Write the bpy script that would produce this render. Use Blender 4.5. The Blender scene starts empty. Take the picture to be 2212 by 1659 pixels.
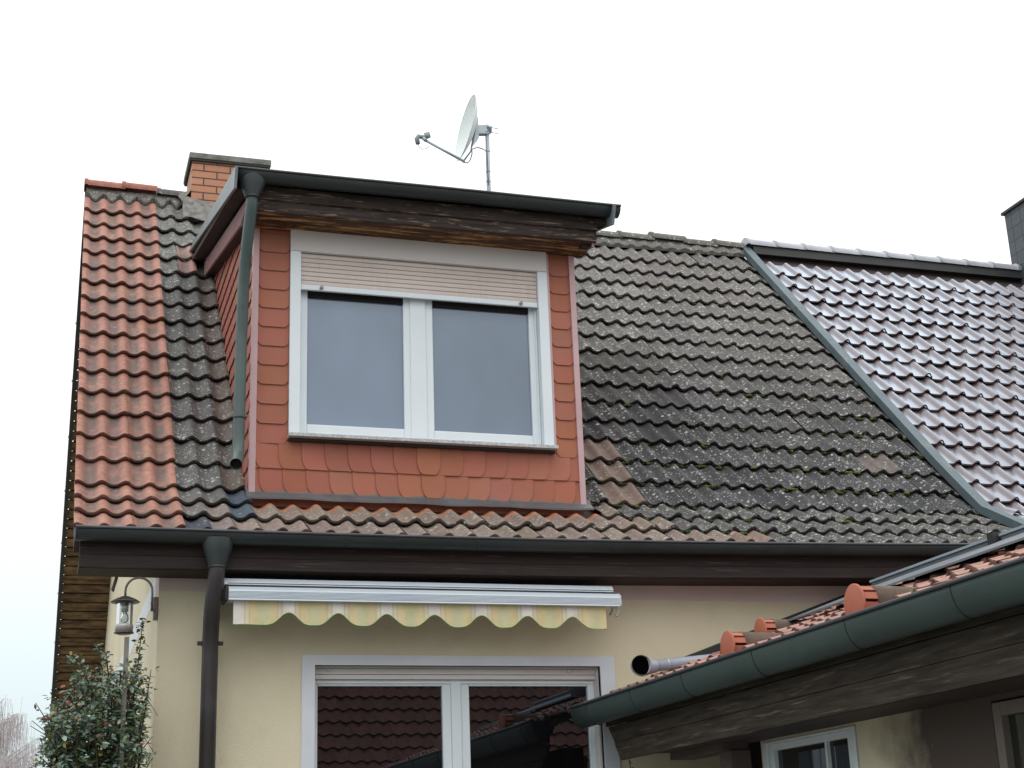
import bpy, math, random
from mathutils import Vector, Matrix, noise
random.seed(7)
S = bpy.context.scene
PI = math.pi
R = math.radians

# ------------------------------------------------------------------ camera
CAM = Vector((0, 0, 1.6))
right = Vector((0.95487452, -0.29492541, -0.03512341))
down = Vector((0.05913936, 0.30468557, -0.95061519))
fwd = Vector((0.29106217, 0.90564105, 0.30837819))
cd = bpy.data.cameras.new("camera"); cam = bpy.data.objects.new("camera", cd)
S.collection.objects.link(cam)
m = Matrix((right, -down, -fwd)).transposed().to_4x4(); m.translation = CAM
cam.matrix_world = m
cd.sensor_fit = 'HORIZONTAL'; cd.angle = 2*math.atan(1106/3229.97)
cd.clip_start = .05; cd.clip_end = 2000
S.camera = cam

# ------------------------------------------------------------------ world, sun
SUN_EL, SUN_AZ = 55, 200
w = bpy.data.worlds.new("World"); S.world = w; w.use_nodes = True
nt = w.node_tree; nt.nodes.clear()
out = nt.nodes.new('ShaderNodeOutputWorld'); bg = nt.nodes.new('ShaderNodeBackground')
sky = nt.nodes.new('ShaderNodeTexSky'); sky.sky_type = 'NISHITA'; sky.sun_disc = False
sky.sun_elevation = R(SUN_EL); sky.sun_rotation = R(SUN_AZ); sky.air_density = 1.0; sky.dust_density = 4
hs = nt.nodes.new('ShaderNodeHueSaturation'); hs.inputs['Saturation'].default_value = .2
tc = nt.nodes.new('ShaderNodeTexCoord'); sep = nt.nodes.new('ShaderNodeSeparateXYZ')
rp = nt.nodes.new('ShaderNodeValToRGB')
e = rp.color_ramp.elements
e[0].position = 0.0; e[0].color = (.70, .86, .90, 1)
e[1].position = .55; e[1].color = (1, 1, 1, 1)
el = e.new(.14); el.color = (.86, .97, 1, 1)
el = e.new(.28); el.color = (1, 1, 1, 1)
sc = nt.nodes.new('ShaderNodeVectorMath'); sc.operation = 'SCALE'
gr = nt.nodes.new('ShaderNodeMapRange'); gr.inputs[3].default_value = 9.6; gr.inputs[4].default_value = 22.0   # overcast: zenith brighter than horizon
mx = nt.nodes.new('ShaderNodeMix'); mx.data_type = 'RGBA'; mx.inputs[0].default_value = .85
L = nt.links
L.new(tc.outputs['Generated'], sep.inputs[0]); L.new(sep.outputs['Z'], rp.inputs[0])
L.new(rp.outputs[0], sc.inputs[0]); L.new(sep.outputs['Z'], gr.inputs[0]); L.new(gr.outputs[0], sc.inputs['Scale']); L.new(sky.outputs[0], hs.inputs['Color'])
L.new(hs.outputs[0], mx.inputs[6]); L.new(sc.outputs[0], mx.inputs[7])
L.new(mx.outputs[2], bg.inputs['Color']); bg.inputs['Strength'].default_value = .1
L.new(bg.outputs[0], out.inputs[0])
sd = bpy.data.lights.new("sun", 'SUN'); sd.energy = .5; sd.angle = R(60); sd.color = (1, .97, .93)
so = bpy.data.objects.new("sun", sd); S.collection.objects.link(so)
az = R(SUN_AZ); el_ = R(SUN_EL)
dirv = Vector((math.sin(az)*math.cos(el_), math.cos(az)*math.cos(el_), math.sin(el_)))
so.rotation_euler = dirv.to_track_quat('Z', 'Y').to_euler()
S.view_settings.view_transform = 'Standard'; S.view_settings.look = 'None'
S.view_settings.exposure = 0.0; S.view_settings.gamma = 1
S.cycles.max_bounces = 6; S.cycles.use_denoising = True

# ------------------------------------------------------------------ materials
def N(nt, t, **k):
    n = nt.nodes.new(t)
    for a, b in k.items(): setattr(n, a, b)
    return n
def new_mat(name):
    m = bpy.data.materials.new(name); m.use_nodes = True
    nt = m.node_tree; b = nt.nodes['Principled BSDF']
    return m, nt, b
def noise_fac(nt, scale, stretch=(1, 1, 1), lo=.4, hi=.6, detail=4, rough=.6, loc=(0, 0, 0)):
    tc = N(nt, 'ShaderNodeTexCoord'); mp = N(nt, 'ShaderNodeMapping')
    mp.inputs['Scale'].default_value = stretch; mp.inputs['Location'].default_value = loc
    nz = N(nt, 'ShaderNodeTexNoise'); nz.inputs['Scale'].default_value = scale
    nz.inputs['Detail'].default_value = detail; nz.inputs['Roughness'].default_value = rough
    mr = N(nt, 'ShaderNodeMapRange'); mr.inputs[1].default_value = lo; mr.inputs[2].default_value = hi
    nt.links.new(tc.outputs['Object'], mp.inputs[0]); nt.links.new(mp.outputs[0], nz.inputs['Vector'])
    nt.links.new(nz.outputs['Fac'], mr.inputs[0])
    return mr.outputs[0], nz.outputs['Fac']
def mixc(nt, fac, a, b, bt='MIX'):
    x = N(nt, 'ShaderNodeMix', data_type='RGBA', blend_type=bt)
    for sock, v in ((x.inputs[0], fac), (x.inputs[6], a), (x.inputs[7], b)):
        if isinstance(v, (int, float)): sock.default_value = v
        elif isinstance(v, tuple): sock.default_value = (*v, 1) if len(v) == 3 else v
        else: nt.links.new(v, sock)
    return x.outputs[2]
def bump(nt, b, h, strength=.3, dist=.01):
    bp = N(nt, 'ShaderNodeBump'); bp.inputs['Strength'].default_value = strength
    bp.inputs['Distance'].default_value = dist
    nt.links.new(h, bp.inputs['Height']); nt.links.new(bp.outputs[0], b.inputs['Normal'])
def mat(name, c1, c2=None, rough=.6, scale=8, stretch=(1, 1, 1), lo=.35, hi=.65, bstr=0, bscale=None, bdist=.004,
        metal=0, spec=.5, c3=None, c3scale=3, c3lo=.55, c3hi=.7, c3stretch=(1, 1, 1), detail=5):
    m, nt, b = new_mat(name)
    b.inputs['Roughness'].default_value = rough; b.inputs['Metallic'].default_value = metal
    b.inputs['Specular IOR Level'].default_value = spec
    col = c1
    if c2:
        f, raw = noise_fac(nt, scale, stretch, lo, hi, detail)
        col = mixc(nt, f, c1, c2)
        if bstr:
            if bscale: _, raw = noise_fac(nt, bscale, stretch, 0, 1, 4)
            bump(nt, b, raw, bstr, bdist)
    if c3:
        f3, _ = noise_fac(nt, c3scale, c3stretch, c3lo, c3hi, 6, .65, (3, 5, 1))
        col = mixc(nt, f3, col, c3)
    if isinstance(col, tuple): b.inputs['Base Color'].default_value = (*col, 1)
    else: nt.links.new(col, b.inputs['Base Color'])
    return m

M_wall = mat('cream_render', (.68, .62, .455), (.74, .68, .505), .9, 1.6, lo=.3, hi=.7, bstr=.7, bscale=110, bdist=.005, spec=.2,
             c3=(.60, .54, .40), c3scale=1.3, c3lo=.50, c3hi=.85, c3stretch=(1.3, 1.3, .8))
M_band = mat('pale_band_paint', (.60, .50, .47), (.66, .56, .53), .85, 2, spec=.2, bstr=.3, bscale=160)
M_band2 = mat('white_band_paint', (.68, .74, .78), (.72, .77, .8), .85, 2, spec=.2)
M_white = mat('white_pvc', (.70, .78, .82), (.74, .81, .85), .35, 3)
M_whiteb = mat('white_reveal', (.62, .66, .72), (.68, .72, .77), .6, 3)
M_boxw = mat('shutter_box_paint', (.64, .62, .61), (.68, .66, .65), .5, 2)
M_slat = mat('shutter_slat_plastic', (.62, .54, .50), (.66, .58, .54), .5, 2, c3=(.5, .42, .38), c3scale=2, c3lo=.55, c3hi=.9, c3stretch=(4, 1, .5))
M_trim = mat('pinkish_corner_trim', (.50, .33, .34), (.56, .38, .39), .45, 4)
M_shingle = mat('terracotta_shingle', (.40, .146, .094), (.355, .128, .082), .75, 2.2, lo=.35, hi=.65, spec=.3, bstr=.1, bscale=60,
                c3=(.36, .15, .11), c3scale=1.4, c3lo=.5, c3hi=.75)
def with_col(m0, name):
    m = m0.copy(); m.name = name; nt = m.node_tree; b = nt.nodes['Principled BSDF']
    src = b.inputs['Base Color'].links[0].from_socket
    at = N(nt, 'ShaderNodeVertexColor', layer_name='Col'); nt.links.new(mixc(nt, 1.0, src, at.outputs['Color'], 'MULTIPLY'), b.inputs['Base Color'])
    return m
M_shinglec = with_col(M_shingle, 'terracotta_shingle_plates')
M_shside = mat('side_shingle', (.40, .15, .11), (.34, .12, .09), .7, 5, spec=.3, c3=(.30, .17, .14), c3scale=6)
M_rib = mat('ribbed_pink_board', (.36, .22, .22), (.30, .18, .18), .7, 8)
M_gut = mat('green_grey_gutter', (.020, .029, .030), (.032, .042, .043), .42, 1.5, stretch=(1, 1, 1), spec=.45,
            c3=(.05, .062, .06), c3scale=5, c3lo=.58, c3hi=.8, c3stretch=(.6, 2, 2))
M_gut2 = mat('green_grey_gutter_near', (.038, .062, .058), (.052, .082, .077), .5, 1.5, spec=.4,
             c3=(.028, .045, .04), c3scale=3, c3lo=.55, c3hi=.8, c3stretch=(2, .6, 2))
M_bead = mat('dark_gutter_bead', (.05, .055, .065), (.075, .08, .09), .35, 6)  # lighter than the eaves gutter: lip highlight put into the bead colour
M_pipe = mat('green_grey_pipe', (.075, .115, .11), (.05, .08, .078), .42, 2, c3=(.03, .045, .045), c3scale=2.5, c3lo=.5, c3hi=.75, c3stretch=(2, 2, .7))
M_pipeb = mat('brown_downpipe', (.052, .046, .050), (.040, .034, .036), .38, 2, c3=(.09, .085, .09), c3scale=3, c3lo=.6, c3hi=.85)
M_zinc = mat('grey_zinc', (.20, .24, .26), (.26, .30, .31), .5, 4, metal=.2)
M_zincd = mat('blue_grey_flashing', (.085, .125, .145), (.11, .15, .165), .55, 4, c3=(.16, .19, .2), c3scale=4)
M_lead = mat('dark_lead', (.075, .075, .08), (.11, .11, .115), .5, 5, c3=(.22, .22, .22), c3scale=9, c3lo=.62, c3hi=.75)
M_black = mat('black_rubber', (.02, .02, .022), (.03, .03, .032), .6, 5)
M_dark = mat('dark_gap', (.012, .010, .010), None, .9)
M_ink = mat('painted_hollow_dark', (.002, .002, .002), None, 1, spec=0)
M_wood = mat('dark_brown_fascia', (.020, .013, .012), (.034, .022, .019), .6, 3, stretch=(1, 6, 20), spec=.3, bstr=.2, bdist=.003,
             c3=(.085, .065, .06), c3scale=3, c3lo=.60, c3hi=.70, c3stretch=(1.2, 8, 24))
M_woodw = mat('weathered_dark_board', (.030, .022, .020), (.065, .052, .047), .75, 3, stretch=(1, 6, 14), spec=.2, bstr=.45, bdist=.004,
              c3=(.22, .155, .11), c3scale=4.5, c3lo=.555, c3hi=.62, c3stretch=(1.3, 8, 12), detail=8)
M_woodw2 = mat('weathered_annex_board', (.026, .022, .018), (.058, .048, .038), .8, 3, stretch=(6, 1, 14), spec=.15, bstr=.4, bdist=.004,
               c3=(.13, .10, .075), c3scale=4, c3lo=.57, c3hi=.72, c3stretch=(8, .8, 14), detail=10)
M_soff = mat('peeling_brown_soffit', (.055, .028, .016), (.11, .055, .028), .7, 3, stretch=(1, 6, 6), spec=.25,
             c3=(.46, .26, .105), c3scale=2.4, c3lo=.53, c3hi=.60, c3stretch=(1.0, 12, 1), detail=8)
M_soffd = mat('dark_soffit', (.028, .017, .014), (.04, .026, .02), .8, 4)
M_log = mat('brown_gable_board', (.05, .03, .018), (.20, .125, .06), .6, 4, stretch=(1.5, 6, 6), spec=.3,
            c3=(.30, .19, .085), c3scale=2.5, c3lo=.52, c3hi=.75, c3stretch=(1, 4, 4))
M_cap = mat('mossy_concrete_cap', (.16, .17, .15), (.26, .27, .24), .95, 8, bstr=.6, c3=(.10, .11, .07), c3scale=10, c3lo=.5, c3hi=.7)
M_mort = mat('grey_mortar', (.13, .125, .115), (.27, .26, .24), .95, 14, bstr=.8, bdist=.01, c3=(.13, .13, .11), c3scale=9, c3lo=.55, c3hi=.7)
M_stone = mat('grey_granite_sill', (.36, .37, .38), (.54, .55, .56), .6, 70, lo=.4, hi=.6)
M_alu = mat('awning_aluminium', (.56, .63, .70), (.60, .67, .73), .35, 2, metal=.15)
M_dish = mat('dish_paint', (.78, .85, .85), (.70, .77, .76), .5, 5, c3=(.40, .42, .36), c3scale=7, c3lo=.6, c3hi=.75)
M_galv = mat('galvanised_steel', (.36, .43, .47), (.46, .52, .55), .45, 9, metal=.3)
M_lnb = mat('grey_lnb_plastic', (.20, .25, .27), (.26, .31, .33), .5, 9)
M_pvcg = mat('grey_pvc_pipe', (.30, .32, .38), (.34, .36, .42), .4, 4)
M_orange = mat('terracotta_vent', (.42, .135, .08), (.36, .115, .07), .7, 5, c3=(.25, .09, .06), c3scale=8, c3lo=.58, c3hi=.75)
M_ventb = mat('mossy_vent_hood', (.13, .085, .065), (.085, .065, .045), .9, 12, c3=(.30, .20, .10), c3scale=20, c3lo=.6, c3hi=.7)
M_brown = mat('sill_shadow_brown', (.030, .020, .018), (.045, .030, .027), .7, 4, stretch=(1, 1, 6))
M_brown2 = mat('grey_brown_timber', (.085, .065, .062), (.11, .085, .08), .7, 4)  # brown timber tone for porch post and beam
M_lampm = mat('lamp_steel_bronze', (.11, .095, .085), (.15, .13, .12), .35, 5, metal=.6)
M_lamps = mat('brushed_steel', (.38, .36, .36), (.45, .43, .43), .35, 5, metal=.5)
M_ground = mat('paving', (.13, .125, .11), (.19, .185, .17), .9, 1.2)
M_leafm = None

def mat_tiles(name, lich=(.42, .42, .38), lscale=38, stain=0.0, stainc=(.20, .15, .13), rough=.85, moss=0.0):
    m, nt, b = new_mat(name); b.inputs['Roughness'].default_value = rough
    b.inputs['Specular IOR Level'].default_value = .25
    at = N(nt, 'ShaderNodeVertexColor', layer_name='Col')
    f, raw = noise_fac(nt, 22, lo=.3, hi=.7, detail=6)
    dk = mixc(nt, 1.0, at.outputs['Color'], (.62, .62, .62), 'MULTIPLY')
    col = mixc(nt, f, at.outputs['Color'], dk)
    if stain:
        uv = N(nt, 'ShaderNodeUVMap'); sx = N(nt, 'ShaderNodeSeparateXYZ')
        nt.links.new(uv.outputs[0], sx.inputs[0])
        # u = wave phase: 0.5 is the trough
        fr = N(nt, 'ShaderNodeMath', operation='FRACT'); nt.links.new(sx.outputs[0], fr.inputs[0])
        sb = N(nt, 'ShaderNodeMath', operation='SUBTRACT'); nt.links.new(fr.outputs[0], sb.inputs[0]); sb.inputs[1].default_value = .5
        ab = N(nt, 'ShaderNodeMath', operation='ABSOLUTE'); nt.links.new(sb.outputs[0], ab.inputs[0])
        mr = N(nt, 'ShaderNodeMapRange'); nt.links.new(ab.outputs[0], mr.inputs[0])
        mr.inputs[1].default_value = .36; mr.inputs[2].default_value = .16; mr.inputs[3].default_value = 0; mr.inputs[4].default_value = 1
        f2, _ = noise_fac(nt, 9, (1, 1, .45), .22, .60, 6)
        mu = N(nt, 'ShaderNodeMath', operation='MULTIPLY'); nt.links.new(mr.outputs[0], mu.inputs[0]); nt.links.new(f2, mu.inputs[1])
        mu2 = N(nt, 'ShaderNodeMath', operation='MULTIPLY'); nt.links.new(mu.outputs[0], mu2.inputs[0]); mu2.inputs[1].default_value = stain
        col = mixc(nt, mu2.outputs[0], col, stainc)
    # fine mottling
    fm, _ = noise_fac(nt, 75, lo=.35, hi=.68, detail=3)
    am = N(nt, 'ShaderNodeMath', operation='MULTIPLY'); nt.links.new(fm, am.inputs[0]); nt.links.new(at.outputs['Alpha'], am.inputs[1])
    am2 = N(nt, 'ShaderNodeMath', operation='MULTIPLY'); nt.links.new(am.outputs[0], am2.inputs[0]); am2.inputs[1].default_value = .48
    col = mixc(nt, am2.outputs[0], col, tuple(v*.55 for v in lich))
    # lichen spots: two sizes of irregular rosettes, how many is in the attribute's alpha
    tc = N(nt, 'ShaderNodeTexCoord'); nz = N(nt, 'ShaderNodeTexNoise'); nz.inputs['Scale'].default_value = 40
    nt.links.new(tc.outputs['Object'], nz.inputs['Vector'])
    wv_ = N(nt, 'ShaderNodeVectorMath', operation='MULTIPLY_ADD'); wv_.inputs[1].default_value = (.02, .02, .02)
    nt.links.new(nz.outputs['Color'], wv_.inputs[0]); nt.links.new(tc.outputs['Object'], wv_.inputs[2])
    fp, _ = noise_fac(nt, 3.2, lo=.3, hi=.7, detail=3)
    for sc_, th_, of in ((lscale, .34, 0), (lscale*2.1, .36, .05)):
        vo = N(nt, 'ShaderNodeTexVoronoi'); vo.inputs['Scale'].default_value = sc_; nt.links.new(wv_.outputs[0], vo.inputs['Vector'])
        sp = N(nt, 'ShaderNodeSeparateColor'); nt.links.new(vo.outputs['Color'], sp.inputs[0])
        # cell is a spot when random < alpha*patch
        pa = N(nt, 'ShaderNodeMath', operation='MULTIPLY_ADD'); nt.links.new(fp, pa.inputs[0]); pa.inputs[1].default_value = .8; pa.inputs[2].default_value = .25
        pb = N(nt, 'ShaderNodeMath', operation='MULTIPLY'); nt.links.new(pa.outputs[0], pb.inputs[0]); nt.links.new(at.outputs['Alpha'], pb.inputs[1])
        lt = N(nt, 'ShaderNodeMath', operation='LESS_THAN'); nt.links.new(sp.outputs[0], lt.inputs[0]); nt.links.new(pb.outputs[0], lt.inputs[1])
        rd = N(nt, 'ShaderNodeMath', operation='MULTIPLY_ADD'); nt.links.new(sp.outputs[1], rd.inputs[0]); rd.inputs[1].default_value = .3; rd.inputs[2].default_value = .16
        ds_ = N(nt, 'ShaderNodeMath', operation='SUBTRACT'); nt.links.new(rd.outputs[0], ds_.inputs[0]); nt.links.new(vo.outputs['Distance'], ds_.inputs[1])
        mr2 = N(nt, 'ShaderNodeMapRange'); nt.links.new(ds_.outputs[0], mr2.inputs[0]); mr2.inputs[1].default_value = -.05; mr2.inputs[2].default_value = .10
        m3 = N(nt, 'ShaderNodeMath', operation='MULTIPLY'); nt.links.new(mr2.outputs[0], m3.inputs[0]); nt.links.new(lt.outputs[0], m3.inputs[1])
        m4 = N(nt, 'ShaderNodeMath', operation='MULTIPLY'); nt.links.new(m3.outputs[0], m4.inputs[0])
        m5 = N(nt, 'ShaderNodeMath', operation='MULTIPLY_ADD'); nt.links.new(sp.outputs[2], m5.inputs[0]); m5.inputs[1].default_value = .6; m5.inputs[2].default_value = .35
        nt.links.new(m5.outputs[0], m4.inputs[1])
        col = mixc(nt, m4.outputs[0], col, lich)
    nt.links.new(col, b.inputs['Base Color'])
    bump(nt, b, raw, .5, .006)
    return m
M_tred = mat_tiles('red_roof_tile', (.34, .34, .26), 55, .95, (.125, .10, .092), .65)
M_tgrey = mat_tiles('lichen_grey_tile', (.46, .46, .44), 30)
M_tpale = mat_tiles('pale_brown_tile', (.46, .46, .43), 30)
M_topp = mat_tiles('opposite_tile', (.2, .15, .12), 20, .3)
def mat_glazed():
    m, nt, b = new_mat('glazed_brown_tile'); o = nt.nodes['Material Output']
    f, raw = noise_fac(nt, 6, lo=.3, hi=.7)
    col = mixc(nt, f, (.085, .042, .036), (.11, .056, .048))
    nt.links.new(col, b.inputs['Base Color']); b.inputs['Roughness'].default_value = .5; b.inputs['Specular IOR Level'].default_value = .2
    g = N(nt, 'ShaderNodeBsdfGlossy'); g.inputs['Roughness'].default_value = .22; g.inputs['Color'].default_value = (.62, .69, .77, 1)
    f2, _ = noise_fac(nt, 9, lo=.3, hi=.7)
    rr = N(nt, 'ShaderNodeMapRange'); nt.links.new(f2, rr.inputs[0]); rr.inputs[3].default_value = .30; rr.inputs[4].default_value = .45; nt.links.new(rr.outputs[0], g.inputs['Roughness'])
    fr = N(nt, 'ShaderNodeFresnel'); fr.inputs['IOR'].default_value = 1.55
    mu = N(nt, 'ShaderNodeMath', operation='MULTIPLY', use_clamp=True); nt.links.new(fr.outputs[0], mu.inputs[0]); mu.inputs[1].default_value = 3.2
    mx = N(nt, 'ShaderNodeMixShader'); nt.links.new(mu.outputs[0], mx.inputs[0]); nt.links.new(b.outputs[0], mx.inputs[1]); nt.links.new(g.outputs[0], mx.inputs[2])
    nt.links.new(mx.outputs[0], o.inputs[0])
    return m
M_glz = mat_glazed()
def mat_glass(name, tint, refl, gcol=(.80, .90, 1.0, 1)):
    m, nt, b = new_mat(name)
    nt.nodes.remove(b); o = nt.nodes['Material Output']
    g = N(nt, 'ShaderNodeBsdfGlossy'); g.inputs['Roughness'].default_value = .0; g.inputs['Color'].default_value = (1, 1, 1, 1)
    d = N(nt, 'ShaderNodeBsdfDiffuse'); d.inputs['Color'].default_value = (*tint, 1)
    fr = N(nt, 'ShaderNodeFresnel'); fr.inputs['IOR'].default_value = refl
    g.inputs['Color'].default_value = gcol
    f_, _ = noise_fac(nt, 1.1, (1, 1, .6), .3, .75, 3)
    nt.links.new(mixc(nt, f_, tuple(v*.80 for v in tint), tuple(min(1, v*1.22) for v in tint)), d.inputs['Color'])
    mx = N(nt, 'ShaderNodeMixShader'); nt.links.new(fr.outputs[0], mx.inputs[0])
    nt.links.new(d.outputs[0], mx.inputs[1]); nt.links.new(g.outputs[0], mx.inputs[2])
    nt.links.new(mx.outputs[0], o.inputs[0])
    return m
M_glassU = mat_glass('upper_window_glass', (.15, .195, .265), 2.0)
M_glassL = mat_glass('door_glass', (.006, .006, .007), 2.0)
M_glassD = mat_glass('annex_glass', (.035, .034, .030), 1.5)
def mat_clear():
    m, nt, b = new_mat('lantern_glass')
    nt.nodes.remove(b); o = nt.nodes['Material Output']
    g = N(nt, 'ShaderNodeBsdfGlossy'); g.inputs['Roughness'].default_value = .02
    t = N(nt, 'ShaderNodeBsdfTransparent'); t.inputs['Color'].default_value = (.86, .9, .93, 1)
    fr = N(nt, 'ShaderNodeFresnel'); fr.inputs['IOR'].default_value = 1.5
    mx = N(nt, 'ShaderNodeMixShader'); nt.links.new(fr.outputs[0], mx.inputs[0])
    nt.links.new(t.outputs[0], mx.inputs[1]); nt.links.new(g.outputs[0], mx.inputs[2]); nt.links.new(mx.outputs[0], o.inputs[0])
    return m
M_clear = mat_clear()
def mat_brick(name, brick, brick2, mortar, bw, bh, ms, axes, offset=.5, loc=(0, 0, 0), rough=.6):
    m, nt, b = new_mat(name); b.inputs['Roughness'].default_value = rough
    tc = N(nt, 'ShaderNodeTexCoord'); sx = N(nt, 'ShaderNodeSeparateXYZ'); cx = N(nt, 'ShaderNodeCombineXYZ')
    nt.links.new(tc.outputs['Object'], sx.inputs[0])
    if axes == 'xy+z':
        a = N(nt, 'ShaderNodeMath', operation='SUBTRACT'); nt.links.new(sx.outputs[0], a.inputs[0]); nt.links.new(sx.outputs[1], a.inputs[1])
        nt.links.new(a.outputs[0], cx.inputs[0])
    nt.links.new(sx.outputs[2], cx.inputs[1])
    mp = N(nt, 'ShaderNodeMapping'); mp.inputs['Location'].default_value = loc
    nt.links.new(cx.outputs[0], mp.inputs[0])
    br = N(nt, 'ShaderNodeTexBrick'); br.offset = offset; br.inputs['Scale'].default_value = 1
    br.inputs['Brick Width'].default_value = bw; br.inputs['Row Height'].default_value = bh; br.inputs['Mortar Size'].default_value = ms
    br.inputs['Mortar Smooth'].default_value = .1
    br.inputs['Color1'].default_value = (*brick, 1); br.inputs['Color2'].default_value = (*brick2, 1); br.inputs['Mortar'].default_value = (*mortar, 1)
    nt.links.new(mp.outputs[0], br.inputs['Vector'])
    f, raw = noise_fac(nt, 20, lo=.3, hi=.8)
    dk = mixc(nt, 1.0, br.outputs['Color'], (.8, .8, .8), 'MULTIPLY')
    nt.links.new(mixc(nt, f, br.outputs['Color'], dk), b.inputs['Base Color'])
    iv = N(nt, 'ShaderNodeMath', operation='SUBTRACT'); iv.inputs[0].default_value = 1; nt.links.new(br.outputs['Fac'], iv.inputs[1])
    bump(nt, b, iv.outputs[0], .6, .006)
    return m
M_brick = mat_brick('orange_brick', (.56, .25, .13), (.52, .22, .115), (.06, .055, .06), .245, .0745, .007, 'xy+z', .5, (.03, .02, 0))
M_slate = mat_brick('slate_cladding', (.055, .072, .085), (.07, .085, .10), (.02, .022, .03), .16, .16, .006, 'xy+z', .0, (.02, -.02, 0), .5)
def mat_stripe():
    m, nt, b = new_mat('striped_awning_fabric'); b.inputs['Roughness'].default_value = .9; b.inputs['Specular IOR Level'].default_value = .1
    uv = N(nt, 'ShaderNodeUVMap'); sx = N(nt, 'ShaderNodeSeparateXYZ'); nt.links.new(uv.outputs[0], sx.inputs[0])
    fr = N(nt, 'ShaderNodeMath', operation='FRACT'); nt.links.new(sx.outputs[0], fr.inputs[0])
    cr = N(nt, 'ShaderNodeValToRGB'); cr.color_ramp.interpolation = 'LINEAR'
    W = (.66, .64, .60); Y = (.64, .55, .33); B = (.50, .44, .33); G = (.56, .55, .35); P = (.63, .59, .45)
    st = [(0, W), (.11, W), (.13, B), (.15, P), (.20, P), (.22, B), (.24, Y), (.34, Y), (.42, G), (.58, G), (.66, Y), (.76, Y), (.78, B), (.80, P), (.85, P), (.87, B), (.89, W), (1, W)]
    els = cr.color_ramp.elements
    els[0].position = 0; els[0].color = (*W, 1); els[1].position = 1; els[1].color = (*W, 1)
    for p, c in st[1:-1]:
        q = els.new(p); q.color = (*c, 1)
    nt.links.new(fr.outputs[0], cr.inputs[0])
    f, _ = noise_fac(nt, 14, lo=.45, hi=.7)
    col = mixc(nt, f, cr.outputs[0], mixc(nt, .35, cr.outputs[0], (.5, .36, .12)))
    nt.links.new(col, b.inputs['Base Color'])
    return m
M_stripe = mat_stripe()
M_gtrim = mat('green_edging', (.28, .42, .16), None, .8)

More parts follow.
